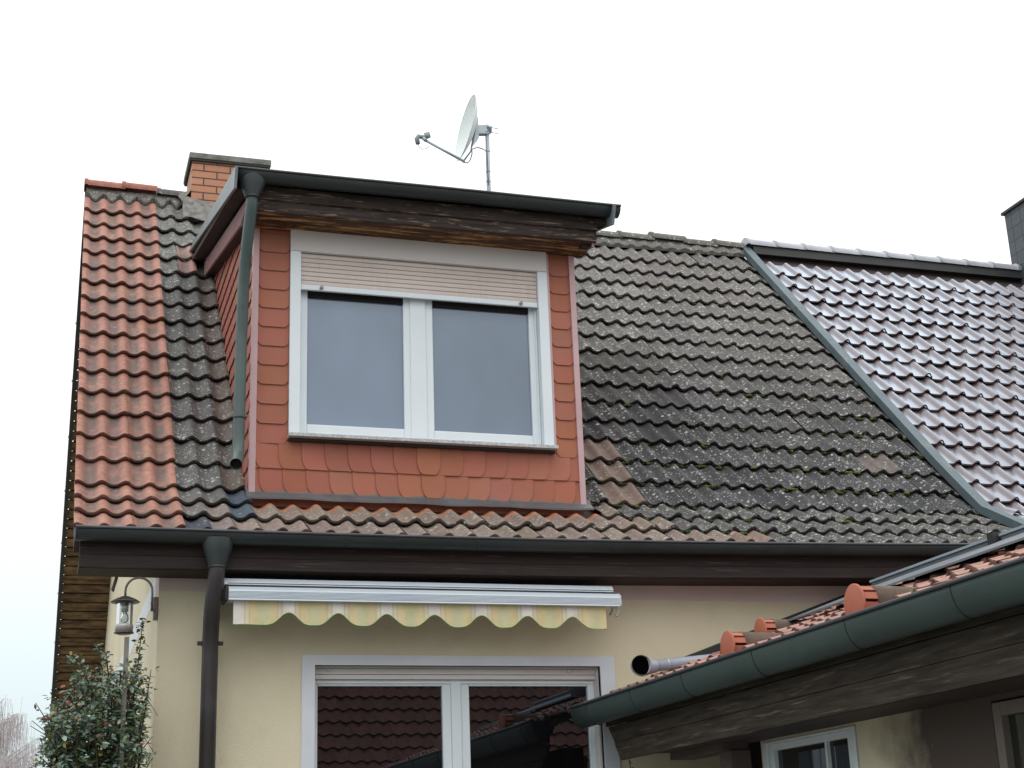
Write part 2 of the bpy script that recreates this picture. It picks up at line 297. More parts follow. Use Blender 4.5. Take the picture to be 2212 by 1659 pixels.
# ------------------------------------------------------------------ mesh builder
class MB:
    def __init__(s): s.v = []; s.f = []; s.uv = []; s.c = []; s.sm = []
    def face(s, idx, uv=None, col=None, sm=False):
        s.f.append(tuple(idx)); s.uv.append(uv or [(0, 0)]*len(idx)); s.c.append(col or (1, 1, 1, 0)); s.sm.append(sm)
    def poly(s, pts, uv=None, col=None, sm=False):
        n = len(s.v); s.v += [tuple(p) for p in pts]; s.face(range(n, n+len(pts)), uv, col, sm)
    def box(s, x0, x1, y0, y1, z0, z1, col=None):
        n = len(s.v)
        s.v += [(x, y, z) for x in (x0, x1) for y in (y0, y1) for z in (z0, z1)]
        for q in ((0, 1, 3, 2), (4, 6, 7, 5), (0, 4, 5, 1), (2, 3, 7, 6), (0, 2, 6, 4), (1, 5, 7, 3)): s.face([n+i for i in q], col=col)
    def hexa(s, a, b, col=None):           # a, b: two quads (4 points each) joined
        n = len(s.v); s.v += [tuple(p) for p in a]+[tuple(p) for p in b]
        s.face([n+3, n+2, n+1, n], col=col); s.face([n+4, n+5, n+6, n+7], col=col)
        for i in range(4):
            j = (i+1) % 4; s.face([n+i, n+j, n+4+j, n+4+i], col=col)
    def prism(s, pts, d, col=None):        # polygon extruded along vector d
        k = len(pts); n = len(s.v); d = Vector(d)
        s.v += [tuple(p) for p in pts]+[tuple(Vector(p)+d) for p in pts]
        s.face([n+i for i in range(k)][::-1], col=col); s.face([n+k+i for i in range(k)], col=col)
        for i in range(k):
            j = (i+1) % k; s.face([n+i, n+j, n+k+j, n+k+i], col=col)
    def sweep(s, prof, path, U, V, closed=True, sm=False, caps=True, col=None):   # prof in (U,V)
        U = Vector(U); V = Vector(V); k = len(prof); n = len(s.v)
        for o in path:
            for a, b in prof: s.v.append(tuple(Vector(o)+U*a+V*b))
        for i in range(len(path)-1):
            for j in range(k if closed else k-1):
                jj = (j+1) % k
                s.face([n+i*k+j, n+i*k+jj, n+(i+1)*k+jj, n+(i+1)*k+j], sm=sm, col=col)
        if caps and closed:
            s.face([n+j for j in range(k)][::-1], col=col); e = n+(len(path)-1)*k; s.face([e+j for j in range(k)], col=col)
    def tube(s, path, r, n=12, cap=True, col=None):
        path = [Vector(p) for p in path]; rr = r if isinstance(r, (list, tuple)) else [r]*len(path)
        b = len(s.v); up = Vector((0, 0, 1)); pu = None
        for i, p in enumerate(path):
            t = (path[min(i+1, len(path)-1)]-path[max(i-1, 0)]).normalized()
            if pu is None:
                u = t.cross(up)
                if u.length < .01: u = t.cross(Vector((1, 0, 0)))
            else: u = pu-t*pu.dot(t)
            u.normalize(); pu = u; v = t.cross(u)
            for k in range(n):
                a = 2*PI*k/n; s.v.append(tuple(p+(u*math.cos(a)+v*math.sin(a))*rr[i]))
        for i in range(len(path)-1):
            for k in range(n):
                kk = (k+1) % n; s.face([b+i*n+k, b+i*n+kk, b+(i+1)*n+kk, b+(i+1)*n+k], sm=True, col=col)
        if cap:
            s.face([b+k for k in range(n)][::-1], col=col); e = b+(len(path)-1)*n; s.face([e+k for k in range(n)], col=col)
    def lathe(s, prof, c, axis=(0, 0, 1), n=24, col=None):
        ax = Vector(axis).normalized(); u = ax.orthogonal().normalized(); v = ax.cross(u); b = len(s.v); c = Vector(c)
        for r, h in prof:
            for k in range(n):
                a = 2*PI*k/n; s.v.append(tuple(c+ax*h+(u*math.cos(a)+v*math.sin(a))*r))
        for i in range(len(prof)-1):
            for k in range(n):
                kk = (k+1) % n; s.face([b+i*n+k, b+i*n+kk, b+(i+1)*n+kk, b+(i+1)*n+k], sm=True, col=col)
    def lump(s, c, r, col=None, sq=.7):
        b = len(s.v); c = Vector(c); nn, mm = 6, 4
        for i in range(mm+1):
            ph = PI*i/mm
            for k in range(nn):
                a = 2*PI*k/nn; q = r*(1+random.uniform(-.25, .25))
                s.v.append(tuple(c+Vector((q*math.sin(ph)*math.cos(a), q*math.sin(ph)*math.sin(a), q*math.cos(ph)*sq))))
        for i in range(mm):
            for k in range(nn):
                kk = (k+1) % nn; s.face([b+i*nn+k, b+i*nn+kk, b+(i+1)*nn+kk, b+(i+1)*nn+k], col=col, sm=True)
    def build(s, name, m, parent=None, bevel=0):
        me = bpy.data.meshes.new(name); me.from_pydata(s.v, [], s.f)
        if any(any(q != (0, 0) for q in u) for u in s.uv):
            ul = me.uv_layers.new(name='UVMap'); i = 0
            for u in s.uv:
                for q in u: ul.data[i].uv = q; i += 1
        if any(c != (1, 1, 1, 0) for c in s.c):
            ca = me.color_attributes.new('Col', 'FLOAT_COLOR', 'CORNER'); i = 0
            for f, c in zip(s.f, s.c):
                cc = c if len(c) == 4 else (*c, 0)
                for _ in f: ca.data[i].color = cc; i += 1
        me.polygons.foreach_set('use_smooth', s.sm); me.update()
        me.materials.append(m)
        o = bpy.data.objects.new(name, me); S.collection.objects.link(o)
        if parent is not None: o.parent = parent
        if bevel:
            b = o.modifiers.new('bevel', 'BEVEL'); b.width = bevel; b.segments = 2; b.limit_method = 'ANGLE'; b.angle_limit = R(50)
        return o
def thing(name, label, cat, group=None, loc=(0, 0, 0)):
    o = bpy.data.objects.new(name, None); S.collection.objects.link(o)
    o['label'] = label; o['category'] = cat
    if group: o['group'] = group
    return o
def tag(o, label=None, cat=None, group=None, kind=None):
    if label: o['label'] = label
    if cat: o['category'] = cat
    if group: o['group'] = group
    if kind: o['kind'] = kind
    return o

# ------------------------------------------------------------------ shared dimensions
TH = R(46.15); CT, ST = math.cos(TH), math.sin(TH)
RP = .3105                                    # exposed length of a tile row
KY, KZ = 9.663, 4.067                         # roof kink above the eaves
TL = R(31); CL, SL = math.cos(TL), math.sin(TL)
NUP, NLOW = Vector((0, -ST, CT)), Vector((0, -SL, CL))
YF, XW = 9.15, .664                           # facade plane, gable wall plane
XN = 6.87                                     # boundary to the neighbour
RIDGE_Y, RIDGE_Z = 13.23, 7.78
def sag(x): return .0030*max(0, x-1.5)**2     # the old eaves run slightly up to the right
def roof_pt(s, x, n=0):                       # s: distance along the slope from the kink
    if s >= 0: p = Vector((x, KY+s*CT, KZ+s*ST)) + NUP*n
    else:
        p = Vector((x, KY+s*CL, KZ+s*SL)) + NLOW*n
    sg = min(1, max(0, (.6-s)/1.4))
    return p+Vector((0, 0, sag(min(x, 6.9))*sg))

def wave(A):
    return lambda u: A*((.5+.5*math.cos(2*PI*u))**1.35) - A
def pantile(A):
    def f(u):
        u = u % 1
        if u < .60: return -A + A*.10*abs((u-.30)/.30)**3
        return -A + A*.10 + A*.90*max(0, math.sin(PI*(u-.60)/.40))**.75
    return f
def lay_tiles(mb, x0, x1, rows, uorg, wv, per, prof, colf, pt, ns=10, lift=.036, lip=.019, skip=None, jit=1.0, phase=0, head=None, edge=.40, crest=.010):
    """rows: list of s of the lower edge; tiles of `per` waves; pt(s,x,n) -> point"""
    tw = wv*per
    i0 = math.floor((x0-uorg)/tw)
    for ri, s0 in enumerate(rows):
        i = i0
        while uorg+i*tw < x1-.001:
            a = max(x0, uorg+i*tw); b = min(x1, uorg+(i+1)*tw+.012)
            xc = (a+b)/2
            if b-a > .01 and not (skip and skip(xc, s0)):
                col = colf(xc, s0, ri, i)
                ecol = (col[0]*edge, col[1]*edge, col[2]*edge, col[3]*.4)  # lip colour darkened for edge grime plus the shadow under each row
                hcol = head(xc, s0, ri, col) if head else col
                dn = random.gauss(0, .0020)*jit; ds = random.gauss(0, .0040)*jit; dx = random.gauss(0, .0015)*jit; tilt = random.gauss(0, .004)*jit
                k = max(3, int(ns*(b-a)/tw)); base = len(mb.v)
                cols = []
                for q in range(k+1):
                    x = a+(b-a)*q/k; u = (x-uorg)/wv+phase
                    h = prof(u); tt = dn+tilt*(x-xc)/tw
                    sl = s0+ds
                    cols.append(u)
                    ct = .5+.5*math.cos(2*PI*u) if crest else 0
                    mb.v.append(tuple(pt(sl+.012, x+dx, h-lip-crest*ct+tt)))
                    mb.v.append(tuple(pt(sl, x+dx, h-lip-crest*ct+tt)))
                    mb.v.append(tuple(pt(sl-.002, x+dx, h-.004+tt)))
                    mb.v.append(tuple(pt(sl+.001, x+dx, h+tt)))
                    mb.v.append(tuple(pt(sl+.001, x+dx, h+tt)))
                    mb.v.append(tuple(pt(sl+RP*.5, x+dx, h+tt-lift*.5)))
                    mb.v.append(tuple(pt(sl+RP*.86, x+dx, h+tt-lift*.86)))
                    mb.v.append(tuple(pt(sl+RP+.03, x+dx, h+tt-lift*1.08)))
                for q in range(k):
                    p0 = base+q*8; p1 = p0+8
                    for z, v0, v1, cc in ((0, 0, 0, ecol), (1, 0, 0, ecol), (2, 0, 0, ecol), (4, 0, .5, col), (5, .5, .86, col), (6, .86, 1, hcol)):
                        mb.face([p0+z, p1+z, p1+z+1, p0+z+1], [(cols[q], v0), (cols[q+1], v0), (cols[q+1], v1), (cols[q], v1)], cc, True)
            i += 1
def jc(c, j=.12, a=0):
    k = 1+random.uniform(-j, j); return (c[0]*k, c[1]*k*(1+random.uniform(-.03, .03)), c[2]*k*(1+random.uniform(-.04, .04)), a)

# ================================================================== GROUND
g = MB(); g.poly([(-600, -600, 0), (600, -600, 0), (600, 900, 0), (-600, 900, 0)])
tag(g.build('ground', M_ground), kind='structure')

# ================================================================== HOUSE
house = thing('house', 'cream house with steep lichen covered roof, red tile strip at left and orange dormer', 'house')
D0, D1 = 1.245, 3.555                         # dormer width
DY = 9.53                                     # dormer front
# walls -------------------------------------------------------------
DX0, DX1, DZT = 1.609, 3.464, 2.826           # terrace door opening
PD0, PD1 = 4.28, 5.2                         # porch door
b = MB()
for x0, x1, z0, z1 in ((XW, DX0, 0, 3.265), (DX1, PD0, 0, 3.265), (PD1, 6.88, 0, 3.265), (DX0, DX1, DZT, 3.265), (PD0, PD1, 2.5, 3.265)):
    b.box(x0, x1, YF, YF+.3, z0, z1)
b.build('front_wall', M_wall, house)
b = MB(); b.box(XW-.002, 6.88, YF-.003, YF+.29, 3.265, 3.60); b.build('wall_band', M_band, house)
RY = 2*RIDGE_Y-YF
def roofz(y): return (KZ-.1)+(y-KY)*ST/CT if y < RIDGE_Y else (KZ-.1)+(2*RIDGE_Y-y-KY)*ST/CT
b = MB(); b.prism([(XW, YF+.301, 0), (XW, RY, 0), (XW, RY, 3.265), (XW, YF+.301, 3.265)], (.3, 0, 0)); b.build('gable_wall', M_wall, house)
b = MB(); b.prism([(XW-.002, YF+.291, 3.265), (XW-.002, RY, 3.265), (XW-.002, RY, 3.41), (XW-.002, YF+.291, 3.41)], (.3, 0, 0)); b.build('gable_band', M_band2, house)
b = MB(); b.prism([(XW, YF+.291, 3.41), (XW, RY, 3.41), (XW, RIDGE_Y, roofz(RIDGE_Y)), ], (.3, 0, 0)); b.build('gable_peak', M_wall, house)
b = MB(); b.box(XW+.3, 6.88, RY-.3, RY, 0, 3.5); b.build('rear_wall', M_wall, house)
b = MB(); b.box(PD0, PD1, YF+.08, YF+.14, 0, 2.5)
b.build('porch_door', M_brown, house)
# roof decks -------------------------------------------------------------
b = MB()
stops = [-.86, -.62, 0, 1.2, 3.0, 5.12]
for i in range(len(stops)-1):
    for xa, xb in ((.19, 2.5), (2.5, 4.6), (4.6, 6.90)):
        a = [roof_pt(stops[i], xa, -.075), roof_pt(stops[i], xb, -.075), roof_pt(stops[i+1], xb, -.075), roof_pt(stops[i+1], xa, -.075)]
        c = [p+Vector((0, 0, -.05)) for p in a]
        b.hexa(c, a)
b.build('roof_deck', M_soffd, house)
b = MB(); RB = (17.55, KZ-.04-(17.55-(2*RIDGE_Y-KY))*ST/CT)
b.hexa([(.2, RIDGE_Y, RIDGE_Z-.19), (6.86, RIDGE_Y, RIDGE_Z-.19), (6.86, RB[0], RB[1]-.12), (.2, RB[0], RB[1]-.12)],
       [(.2, RIDGE_Y, RIDGE_Z-.03), (6.86, RIDGE_Y, RIDGE_Z-.03), (6.86, RB[0], RB[1]+.03), (.2, RB[0], RB[1]+.03)])
b.build('rear_roof', M_tgrey, house)
STY = (14.35, 4.36, 15.15, 4.36)
# gable overhang: boards under the rear slope
b = MB(); dy, dz = CT, -ST
def rear(x, s, n): return Vector((x, RIDGE_Y+s*CT, RIDGE_Z-.21-s*ST))+Vector((0, ST, CT))*n
s = .1; k = 0
while s < 6.0:
    L_ = .112; o = random.uniform(-.004, .004)
    q = [rear(.185, s, -.035+o), rear(XW+.02, s, -.035+o), rear(XW+.02, s+L_-.016, -.028+o), rear(.185, s+L_-.016, -.028+o)]
    b.hexa(q, [p+Vector((0, ST, CT))*.024 for p in q], col=None); s += L_
b.build('gable_soffit', M_log, house)
b = MB()
a = [rear(.150, -.1, -.06), rear(.186, -.1, -.06), rear(.186, 6.1, -.06), rear(.150, 6.1, -.06)]
b.hexa(a, [p+Vector((0, ST, CT))*.24 for p in a]); b.build('rear_bargeboard', M_black, house)
for s in [1.2+.62*i for i in range(8)]:
    b = MB(); p = rear(.147, s, .06); b.box(p.x-.005, p.x+.002, p.y-.014, p.y+.014, p.z-.008, p.z+.008); b.build('verge_clip', M_galv, house)
b = MB()
for s0, s1 in ((-.86, 0), (0, 5.0)):
    a = [roof_pt(s0, .155, -.19), roof_pt(s0, .187, -.19), roof_pt(s1, .187, -.19), roof_pt(s1, .155, -.19)]
    c = [roof_pt(s0, .155, -.045), roof_pt(s0, .187, -.045), roof_pt(s1, .187, -.045), roof_pt(s1, .155, -.045)]
    b.hexa(a, c)
b.build('front_bargeboard', M_brown, house)
b = MB(); b.tube([(XW-.004, STY[0], STY[1]), (XW-.004, STY[2], STY[3])], .022, 6); b.build('gable_strut', M_brown, house)

# tile fields -------------------------------------------------------------
rows_up = [j*RP for j in range(0, 16)]
rows_low = [-.3*j*1.0 for j in (3, 2, 1)]
rows_low = [-.86, -.575, -.29]
def hidden(x, s):
    y = KY+s*CT
    if D0+.22 < x < D1-.22 and s > .1 and y < 12.0: return True
    return False
redc = (.44, .215, .165)
def col_red(x, s, ri, i): return jc(redc, .10, random.uniform(.0, .25))
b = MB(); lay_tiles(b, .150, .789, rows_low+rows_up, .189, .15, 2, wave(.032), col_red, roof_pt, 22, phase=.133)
b.build('red_tile_strip', M_tred, house)
random.seed(11)
PALE = (.36, .27, .225); GREY = (.105, .100, .098); BROWN = (.20, .155, .135); BLUE = (.105, .125, .15)
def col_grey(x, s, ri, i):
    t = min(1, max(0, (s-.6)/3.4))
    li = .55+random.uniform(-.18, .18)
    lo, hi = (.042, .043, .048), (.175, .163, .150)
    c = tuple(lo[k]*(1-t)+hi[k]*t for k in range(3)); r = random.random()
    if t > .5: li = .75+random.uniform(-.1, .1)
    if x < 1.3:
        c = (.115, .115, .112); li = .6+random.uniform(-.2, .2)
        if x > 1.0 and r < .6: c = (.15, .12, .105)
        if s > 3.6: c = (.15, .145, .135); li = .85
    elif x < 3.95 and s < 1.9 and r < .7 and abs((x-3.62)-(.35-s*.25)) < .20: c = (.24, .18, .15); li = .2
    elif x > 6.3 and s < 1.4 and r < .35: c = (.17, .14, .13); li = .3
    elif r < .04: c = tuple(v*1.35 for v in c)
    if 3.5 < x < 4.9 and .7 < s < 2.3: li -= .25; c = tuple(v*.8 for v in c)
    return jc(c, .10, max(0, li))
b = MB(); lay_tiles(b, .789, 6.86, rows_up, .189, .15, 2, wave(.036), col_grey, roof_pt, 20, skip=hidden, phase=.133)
b.build('lichen_tile_field', M_tgrey, house)
def col_low(x, s, ri, i):
    if x < 1.09:
        if ri == 2: return jc((.13, .125, .12), .12, .45)
        if ri == 0 and x < .92: return jc((.07, .08, .10), .1, .1)
        if x > .93 or ri == 0: return jc((.23, .19, .17), .12, .3)
        return jc((.14, .13, .125), .12, .4)
    if x < 1.24 and ri > 0: return jc((.09, .115, .15), .05, .02)
    if x < 4.45-.33*ri: return jc((.27, .205, .17), .10, random.uniform(.3, .75))
    if x < 4.75-.33*ri and random.random() < .5: return jc((.27, .19, .15), .12, .2)
    return jc((.085, .084, .084), .12, random.uniform(.6, .95))
def head_low(x, s, ri, col): return jc((.50, .21, .12), .05, 0) if ri == 1 and 1.24 < x < 3.62 else col
b = MB(); lay_tiles(b, .789, 6.86, rows_low, .189, .15, 1, wave(.037), col_low, roof_pt, 11, phase=.133, head=head_low, skip=lambda x, s: s > -.3 and 1.26 < x < 3.62)
b.build('eaves_tile_courses', M_tpale, house)
# a few swapped red tiles beside the dormer roof
b = MB(); random.seed(5)
lay_tiles(b, .939, 1.089, [11*RP, 12*RP], .189, .15, 1, wave(.030), lambda *a: jc((.46, .25, .21), .08, .1), lambda s, x, n: roof_pt(s, x, n+.008), 11, phase=.133)
b.build('pink_replacement_tile', M_tred, house)

# moss ------------------------------------------------------------------
random.seed(21)
b = MB()
def mossc():
    r = random.random()
    return (.030, .036, .012, 0) if r < .55 else (.050, .075, .018, 0) if r < .85 else (.10, .13, .02, 0) if r < .95 else (.12, .085, .02, 0)
for s0 in rows_low+rows_up:
    for i in range(0, 60):
        x = .244+.15*i+random.gauss(0, .022)
        if not (3.62 < x < 6.84): continue
        if s0 < 0 and x < 4.55-.4*(s0+.9)/.3: continue
        p = .9 if s0 < 2.2 else .3
        if noise.noise(Vector((x*.8, s0*.9, 3))) < (.05 if s0 > 1 else -.25) and random.random() < .7: continue
        if random.random() > p: continue
        for q in range(random.randint(4, 9)):
            P = roof_pt(s0-random.uniform(-.01, .016), x+random.gauss(0, .032), -.058+random.uniform(0, .012))
            b.lump(P, random.uniform(.009, .022), mossc(), .6)
for i in range(9):
    x = random.uniform(4.0, 6.5); s0 = random.choice(rows_low+rows_up[:3])
    for q in range(5):
        b.lump(roof_pt(s0-.015, x+random.gauss(0, .02), -.035), random.uniform(.008, .018), (.13, .17, .02, 0), .6)
m_, nt_, bb = new_mat('moss'); at = N(nt_, 'ShaderNodeVertexColor', layer_name='Col'); nt_.links.new(at.outputs[0], bb.inputs['Base Color']); bb.inputs['Roughness'].default_value = 1
M_moss = m_
tag(b.build('moss', M_moss, house), kind='stuff')

# ridge ---------------------------------------------------------------------
def ridge_run(mb, x0, x1, L_, y, z, r, colf, gap=0, jitter=.006):
    x = x0
    while x < x1-.02:
        e = min(x1, x+L_+.03); dz = random.gauss(0, jitter); n = len(mb.v); c = colf(x)
        K = 10; ring = []
        for xx, rr, zz in ((x, r*1.05, dz+.005), (x+.03, r*1.05, dz+.005), (x+.036, r, dz), (e, r*.975, dz-.005)):
            for k in range(K+1):
                a = -.18+(PI+.36)*k/K
                mb.v.append((xx, y-rr*math.cos(a), z+zz+rr*math.sin(a)*.85))
        for i in range(3):
            for k in range(K):
                p = n+i*(K+1)+k; mb.face([p, p+1, p+K+2, p+K+1], [(0.9, .1)]*4, c, True)
        mb.face([n+k for k in range(K+1)], [(.9, .1)]*(K+1), c)
        x += L_
b = MB(); random.seed(3)
ridge_run(b, .14, .80, .34, RIDGE_Y, RIDGE_Z+.0, .085, lambda x: jc((.48, .19, .14), .1, .15)); b.build('red_ridge_tile', M_tred, house)
b = MB(); ridge_run(b, .80, 1.10, .36, RIDGE_Y, RIDGE_Z-.02, .08, lambda x: jc((.15, .145, .13), .1, .7)); b.build('old_ridge_tile', M_tgrey, house)
b = MB(); ridge_run(b, 1.85, 6.86, .36, RIDGE_Y, RIDGE_Z-.005, .085, lambda x: jc((.17, .165, .14), .12, .55), jitter=.008); b.build('old_ridge_tile', M_tgrey, house)
b = MB(); nseg = 220; AX = Vector((0, CT, ST)); random.seed(6)
secs = []
for i in range(nseg+1):
    x = .16+(6.90-.16)*i/nseg
    wv_ = math.cos((x-.169)/.15*2*PI)
    if x < 1.1: lo = .115+.03*noise.noise(Vector((x*5, 1, 2)))+.02*noise.noise(Vector((x*17, 1, 5)))-.05*wv_
    else: lo = .155+.012*noise.noise(Vector((x*9, 1, 2)))
    nb_ = .014*noise.noise(Vector((x*14, 2, 2)))+.008*noise.noise(Vector((x*40, 2, 2)))
    wa = -.014+.014*wv_
    ring = []
    for s_, n_ in ((-lo-.004, -.060), (-lo, -.012+nb_*.5+wa), (-lo*.75, nb_+wa*.8), (-lo*.45, .004-nb_+wa*.5), (-.02, .006+nb_*.6)):
        ring.append(roof_pt(0, x, 0)+AX*(5.13+s_+.006*noise.noise(Vector((x*30, s_*30, 1))))+NUP*n_)
    secs.append(ring)
for i in range(nseg):
    cc = jc((.17, .165, .15), .06, .85)
    for k in range(4): b.poly([secs[i][k], secs[i+1][k], secs[i+1][k+1], secs[i][k+1]], [(.9, .1)]*4, (.20, .192, .172, .45), False)
b.build('ridge_mortar', M_tgrey, house)

# chimney ---------------------------------------------------------------------
ch = MB(); ch.box(1.10, 1.80, 13.0, 13.50, 7.2, 8.055); cho = ch.build('chimney', M_brick, house)
b = MB(); b.box(1.070, 1.838, 12.965, 13.58, 8.063, 8.122); b.build('chimney_cap', M_cap, cho, .006)
b = MB(); b.box(1.078, 1.83, 12.975, 13.57, 8.045, 8.063); b.build('cap_underside', M_black, cho)
b = MB()
pts = []
for i in range(12):
    x = 1.02+.9*i/11
    pts.append(((x, 12.995, 7.68-.06*min(1, i/4)), roof_pt(0, x, .012)+Vector((0, CT, ST))*(4.62-.10*min(1, i/4)+.02*math.sin(i*2))))
for i in range(11): b.poly([pts[i][1], pts[i+1][1], pts[i+1][0], pts[i][0]], sm=True)
b.poly([(1.098, 12.99, 7.74), (1.02, 12.99, 7.62), (.98, 13.2, 7.78), (1.098, 13.3, 7.86)])
b.build('chimney_mortar_skirt', M_mort, cho)

# eaves: fascia, soffit, gutter ------------------------------------------------------------
xs = [.185+(6.9-.185)*i/24 for i in range(25)]
b = MB(); b.sweep([(8.862, 3.42), (8.885, 3.42), (8.885, 3.53), (8.862, 3.53)], [(x, 0, sag(x)) for x in xs], (0, 1, 0), (0, 0, 1))
b.sweep([(8.855, 3.345), (8.880, 3.345), (8.880, 3.418), (8.855, 3.418)], [(x, 0, sag(x)) for x in xs], (0, 1, 0), (0, 0, 1))
b.build('eaves_fascia', M_wood, house, .002)
b = MB(); b.sweep([(8.886, 3.343), (YF-.004, 3.343), (YF-.004, 3.38), (8.886, 3.38)], [(x, 0, sag(x)) for x in xs], (0, 1, 0), (0, 0, 1)); b.build('eaves_soffit', M_soffd, house)
def gutter_prof(r, t=.003, a0=0, a1=PI, n=14):
    o = [(-r*math.cos(a0+(a1-a0)*k/n), -r*math.sin(a0+(a1-a0)*k/n)) for k in range(n+1)]
    i = [(-(r-t)*math.cos(a1-(a1-a0)*k/n), -(r-t)*math.sin(a1-(a1-a0)*k/n)) for k in range(n+1)]
    return o+i
def gutter(name, parent, path, r, U, m, mbead, zfall=0, seams=(), brackets=None, vy=1.0):
    V = (0, 0, vy)
    b = MB(); b.sweep(gutter_prof(r), path, U, V, sm=True)
    for e in (path[0], path[-1]):            # end stops
        b.poly([tuple(Vector(e)+Vector(U)*x+Vector(V)*y) for x, y in gutter_prof(r-.001)[:15]])
    go = b.build(name, m, parent)
    b = MB(); b.tube([Vector(p)-Vector(U)*(r+.004)+Vector((0, 0, .002)) for p in path], .0085, 8); b.build('gutter_bead', mbead, go)
    return go
def gsleeves(go, pts, r, U, m, ax, wd=.022, name='gutter_seam', grow=.0035, vy=1.0):
    for p in pts:
        b = MB(); q = Vector(p); b.sweep(gutter_prof(r+grow, .004), [q, q+Vector(ax)*wd], U, (0, 0, vy), sm=True); b.build(name, m, go)
GR = .066
gp = [(x, 8.79, 3.548+sag(x)) for x in [.155+(6.95-.155)*i/20 for i in range(21)]]
mg = gutter('eaves_gutter', house, gp, GR, (0, 1, 0), M_gut, M_bead)
gsleeves(mg, [(x, 8.79, 3.548+sag(x)) for x in (1.72, 2.55, 3.43, 4.75, 5.7)], GR, (0, 1, 0), M_gut, (1, 0, 0), .012, grow=.0015)

def funnel(mb, top_c, r0x, r0y, bot_c, r1, n=20, steps=6):
    base = len(mb.v); tcv, bc = Vector(top_c), Vector(bot_c)
    for i in range(steps+1):
        t = i/steps; e = t**.55 if t < 1 else 1
        e = 0 if t < .28 else ((t-.28)/.72)
        c = tcv.lerp(bc, t)
        for k in range(n):
            a = 2*PI*k/n; mb.v.append((c.x+(r0x*(1-e)+r1*e)*math.cos(a), c.y+(r0y*(1-e)+r1*e)*math.sin(a), c.z))
    for i in range(steps):
        for k in range(n):
            kk = (k+1) % n; mb.face([base+i*n+k, base+i*n+kk, base+(i+1)*n+kk, base+(i+1)*n+k], sm=True)
# main downpipe (T px 455,1165 down to 440,1659)
b = MB(); funnel(b, (.965, 8.785, 3.515), .090, .070, (.965, 8.785, 3.345), .050)
dp = b.build('downpipe', M_gut, house)
b = MB()
b.tube([(.965, 8.785, 3.40), (.965, 8.785, 3.33), (.962, 8.80, 3.28), (.953, 8.87, 3.12), (.955, 8.93, 3.05), (.958, 8.975, 2.95), (.960, 8.995, 2.86), (.960, 8.998, 0)], .048, 18)
b.build('pipe_tube', M_pipeb, dp)
b = MB(); b.tube([(.965, 8.785, 3.350), (.965, 8.785, 3.338)], .0535, 18); b.build('pipe_collar', M_gut, dp)
b = MB(); b.tube([(.96, 8.998, 2.918), (.96, 8.998, 2.942)], .053, 18); b.box(.885, 1.035, 8.985, 9.012, 2.919, 2.941); b.box(.94, .98, 9.012, YF, 2.921, 2.939); b.build('pipe_clamp', M_black, dp)

# ================================================================== DORMER
# core walls
b = MB()
WX0, WX1, WZ0, WZ1 = 1.488, 3.348, 4.388, 5.863
b.box(D0, WX0, DY, DY+.2, 3.8, 5.88); b.box(WX1, D1, DY, DY+.2, 3.8, 5.88); b.box(WX0, WX1, DY, DY+.2, 3.8, WZ0); b.box(WX0, WX1, DY, DY+.2, WZ1, 5.88)
b.build('dormer_wall', M_shingle, house)
for xa, xb in ((D0, D0+.02), (D1-.02, D1)):
    b = MB(); b.prism([(xa, DY+.2, 3.8), (xa, 12.2, 6.6), (xa, 12.2, 6.70), (xa, DY+.2, 6.02), ], (xb-xa, 0, 0)); b.build('dormer_cheek', M_shside, house)
# window
def rect_frame(mb, x0, x1, z0, z1, w_, y0, y1, wt=None, wb=None):
    wt = w_ if wt is None else wt; wb = w_ if wb is None else wb
    mb.box(x0, x0+w_, y0, y1, z0, z1); mb.box(x1-w_, x1, y0, y1, z0, z1)
    mb.box(x0+w_, x1-w_, y0, y1, z1-wt, z1); mb.box(x0+w_, x1-w_, y0, y1, z0, z0+wb)
b = MB()
rail = lambda xa, xb: (b.box(xa, xb, DY-.035, DY+.09, WZ0, 5.705))
rail(WX0, WX0+.073)
win = thing('dormer_window', '', ''); win.parent = house
del win['label']; del win['category']
b.build('guide_rail', M_white, win, .004); b = MB(); rail(WX1-.073, WX1); b.build('guide_rail', M_white, win, .004)
b = MB(); b.box(WX0, WX1, DY-.036, DY+.15, 5.707, WZ1); b.build('shutter_box', M_boxw, win, .004)
b = MB()
SX0, SX1 = WX0+.075, WX1-.075
k = 7; z0, z1 = 5.472, 5.705
for i in range(k):
    a = z0+(z1-z0)*i/k; c = z0+(z1-z0)*(i+1)/k-.0028
    prof = [(0, a), (-.003, a+.0015), (-.0042, (a+c)/2), (-.003, c-.0015), (0, c), (.006, c), (.006, a)]
    b.sweep([(DY-.002+p, q) for p, q in prof], [(SX0, 0, 0), (SX1, 0, 0)], (0, 1, 0), (0, 0, 1))
b.build('roller_shutter', M_slat, win)
b = MB(); b.box(SX0, SX1, DY+.0065, DY+.010, 5.47, 5.705); b.build('shutter_gap', M_dark, win)
b = MB(); b.box(SX0-.001, SX1+.001, DY-.014, DY+.004, 5.432, 5.470); b.build('shutter_bottom_bar', M_white, win, .004)
for x in (1.705, 3.145):
    b = MB(); b.lathe([(0, -.024), (.011, -.024), (.013, -.012), (.013, 0)], (x, DY-.013, 5.452), (0, 1, 0), 14); b.lathe([(0.001, -.026), (.006, -.026), (.006, -.02)], (x, DY-.013, 5.452), (0, 1, 0), 10); b.build('shutter_stopper', M_lamps, win)
b = MB(); FY = DY+.045
for x0, x1 in ((SX0, 2.347), (2.449, SX1)):
    rect_frame(b, x0+.006, x1, 4.418, 5.50, .052, FY, FY+.05, wb=.070)
b.build('window_sash', M_white, win, .006)
b = MB(); b.box(2.340, 2.456, FY-.012, FY+.04, 4.40, 5.50); b.build('window_mullion', M_white, win, .008)
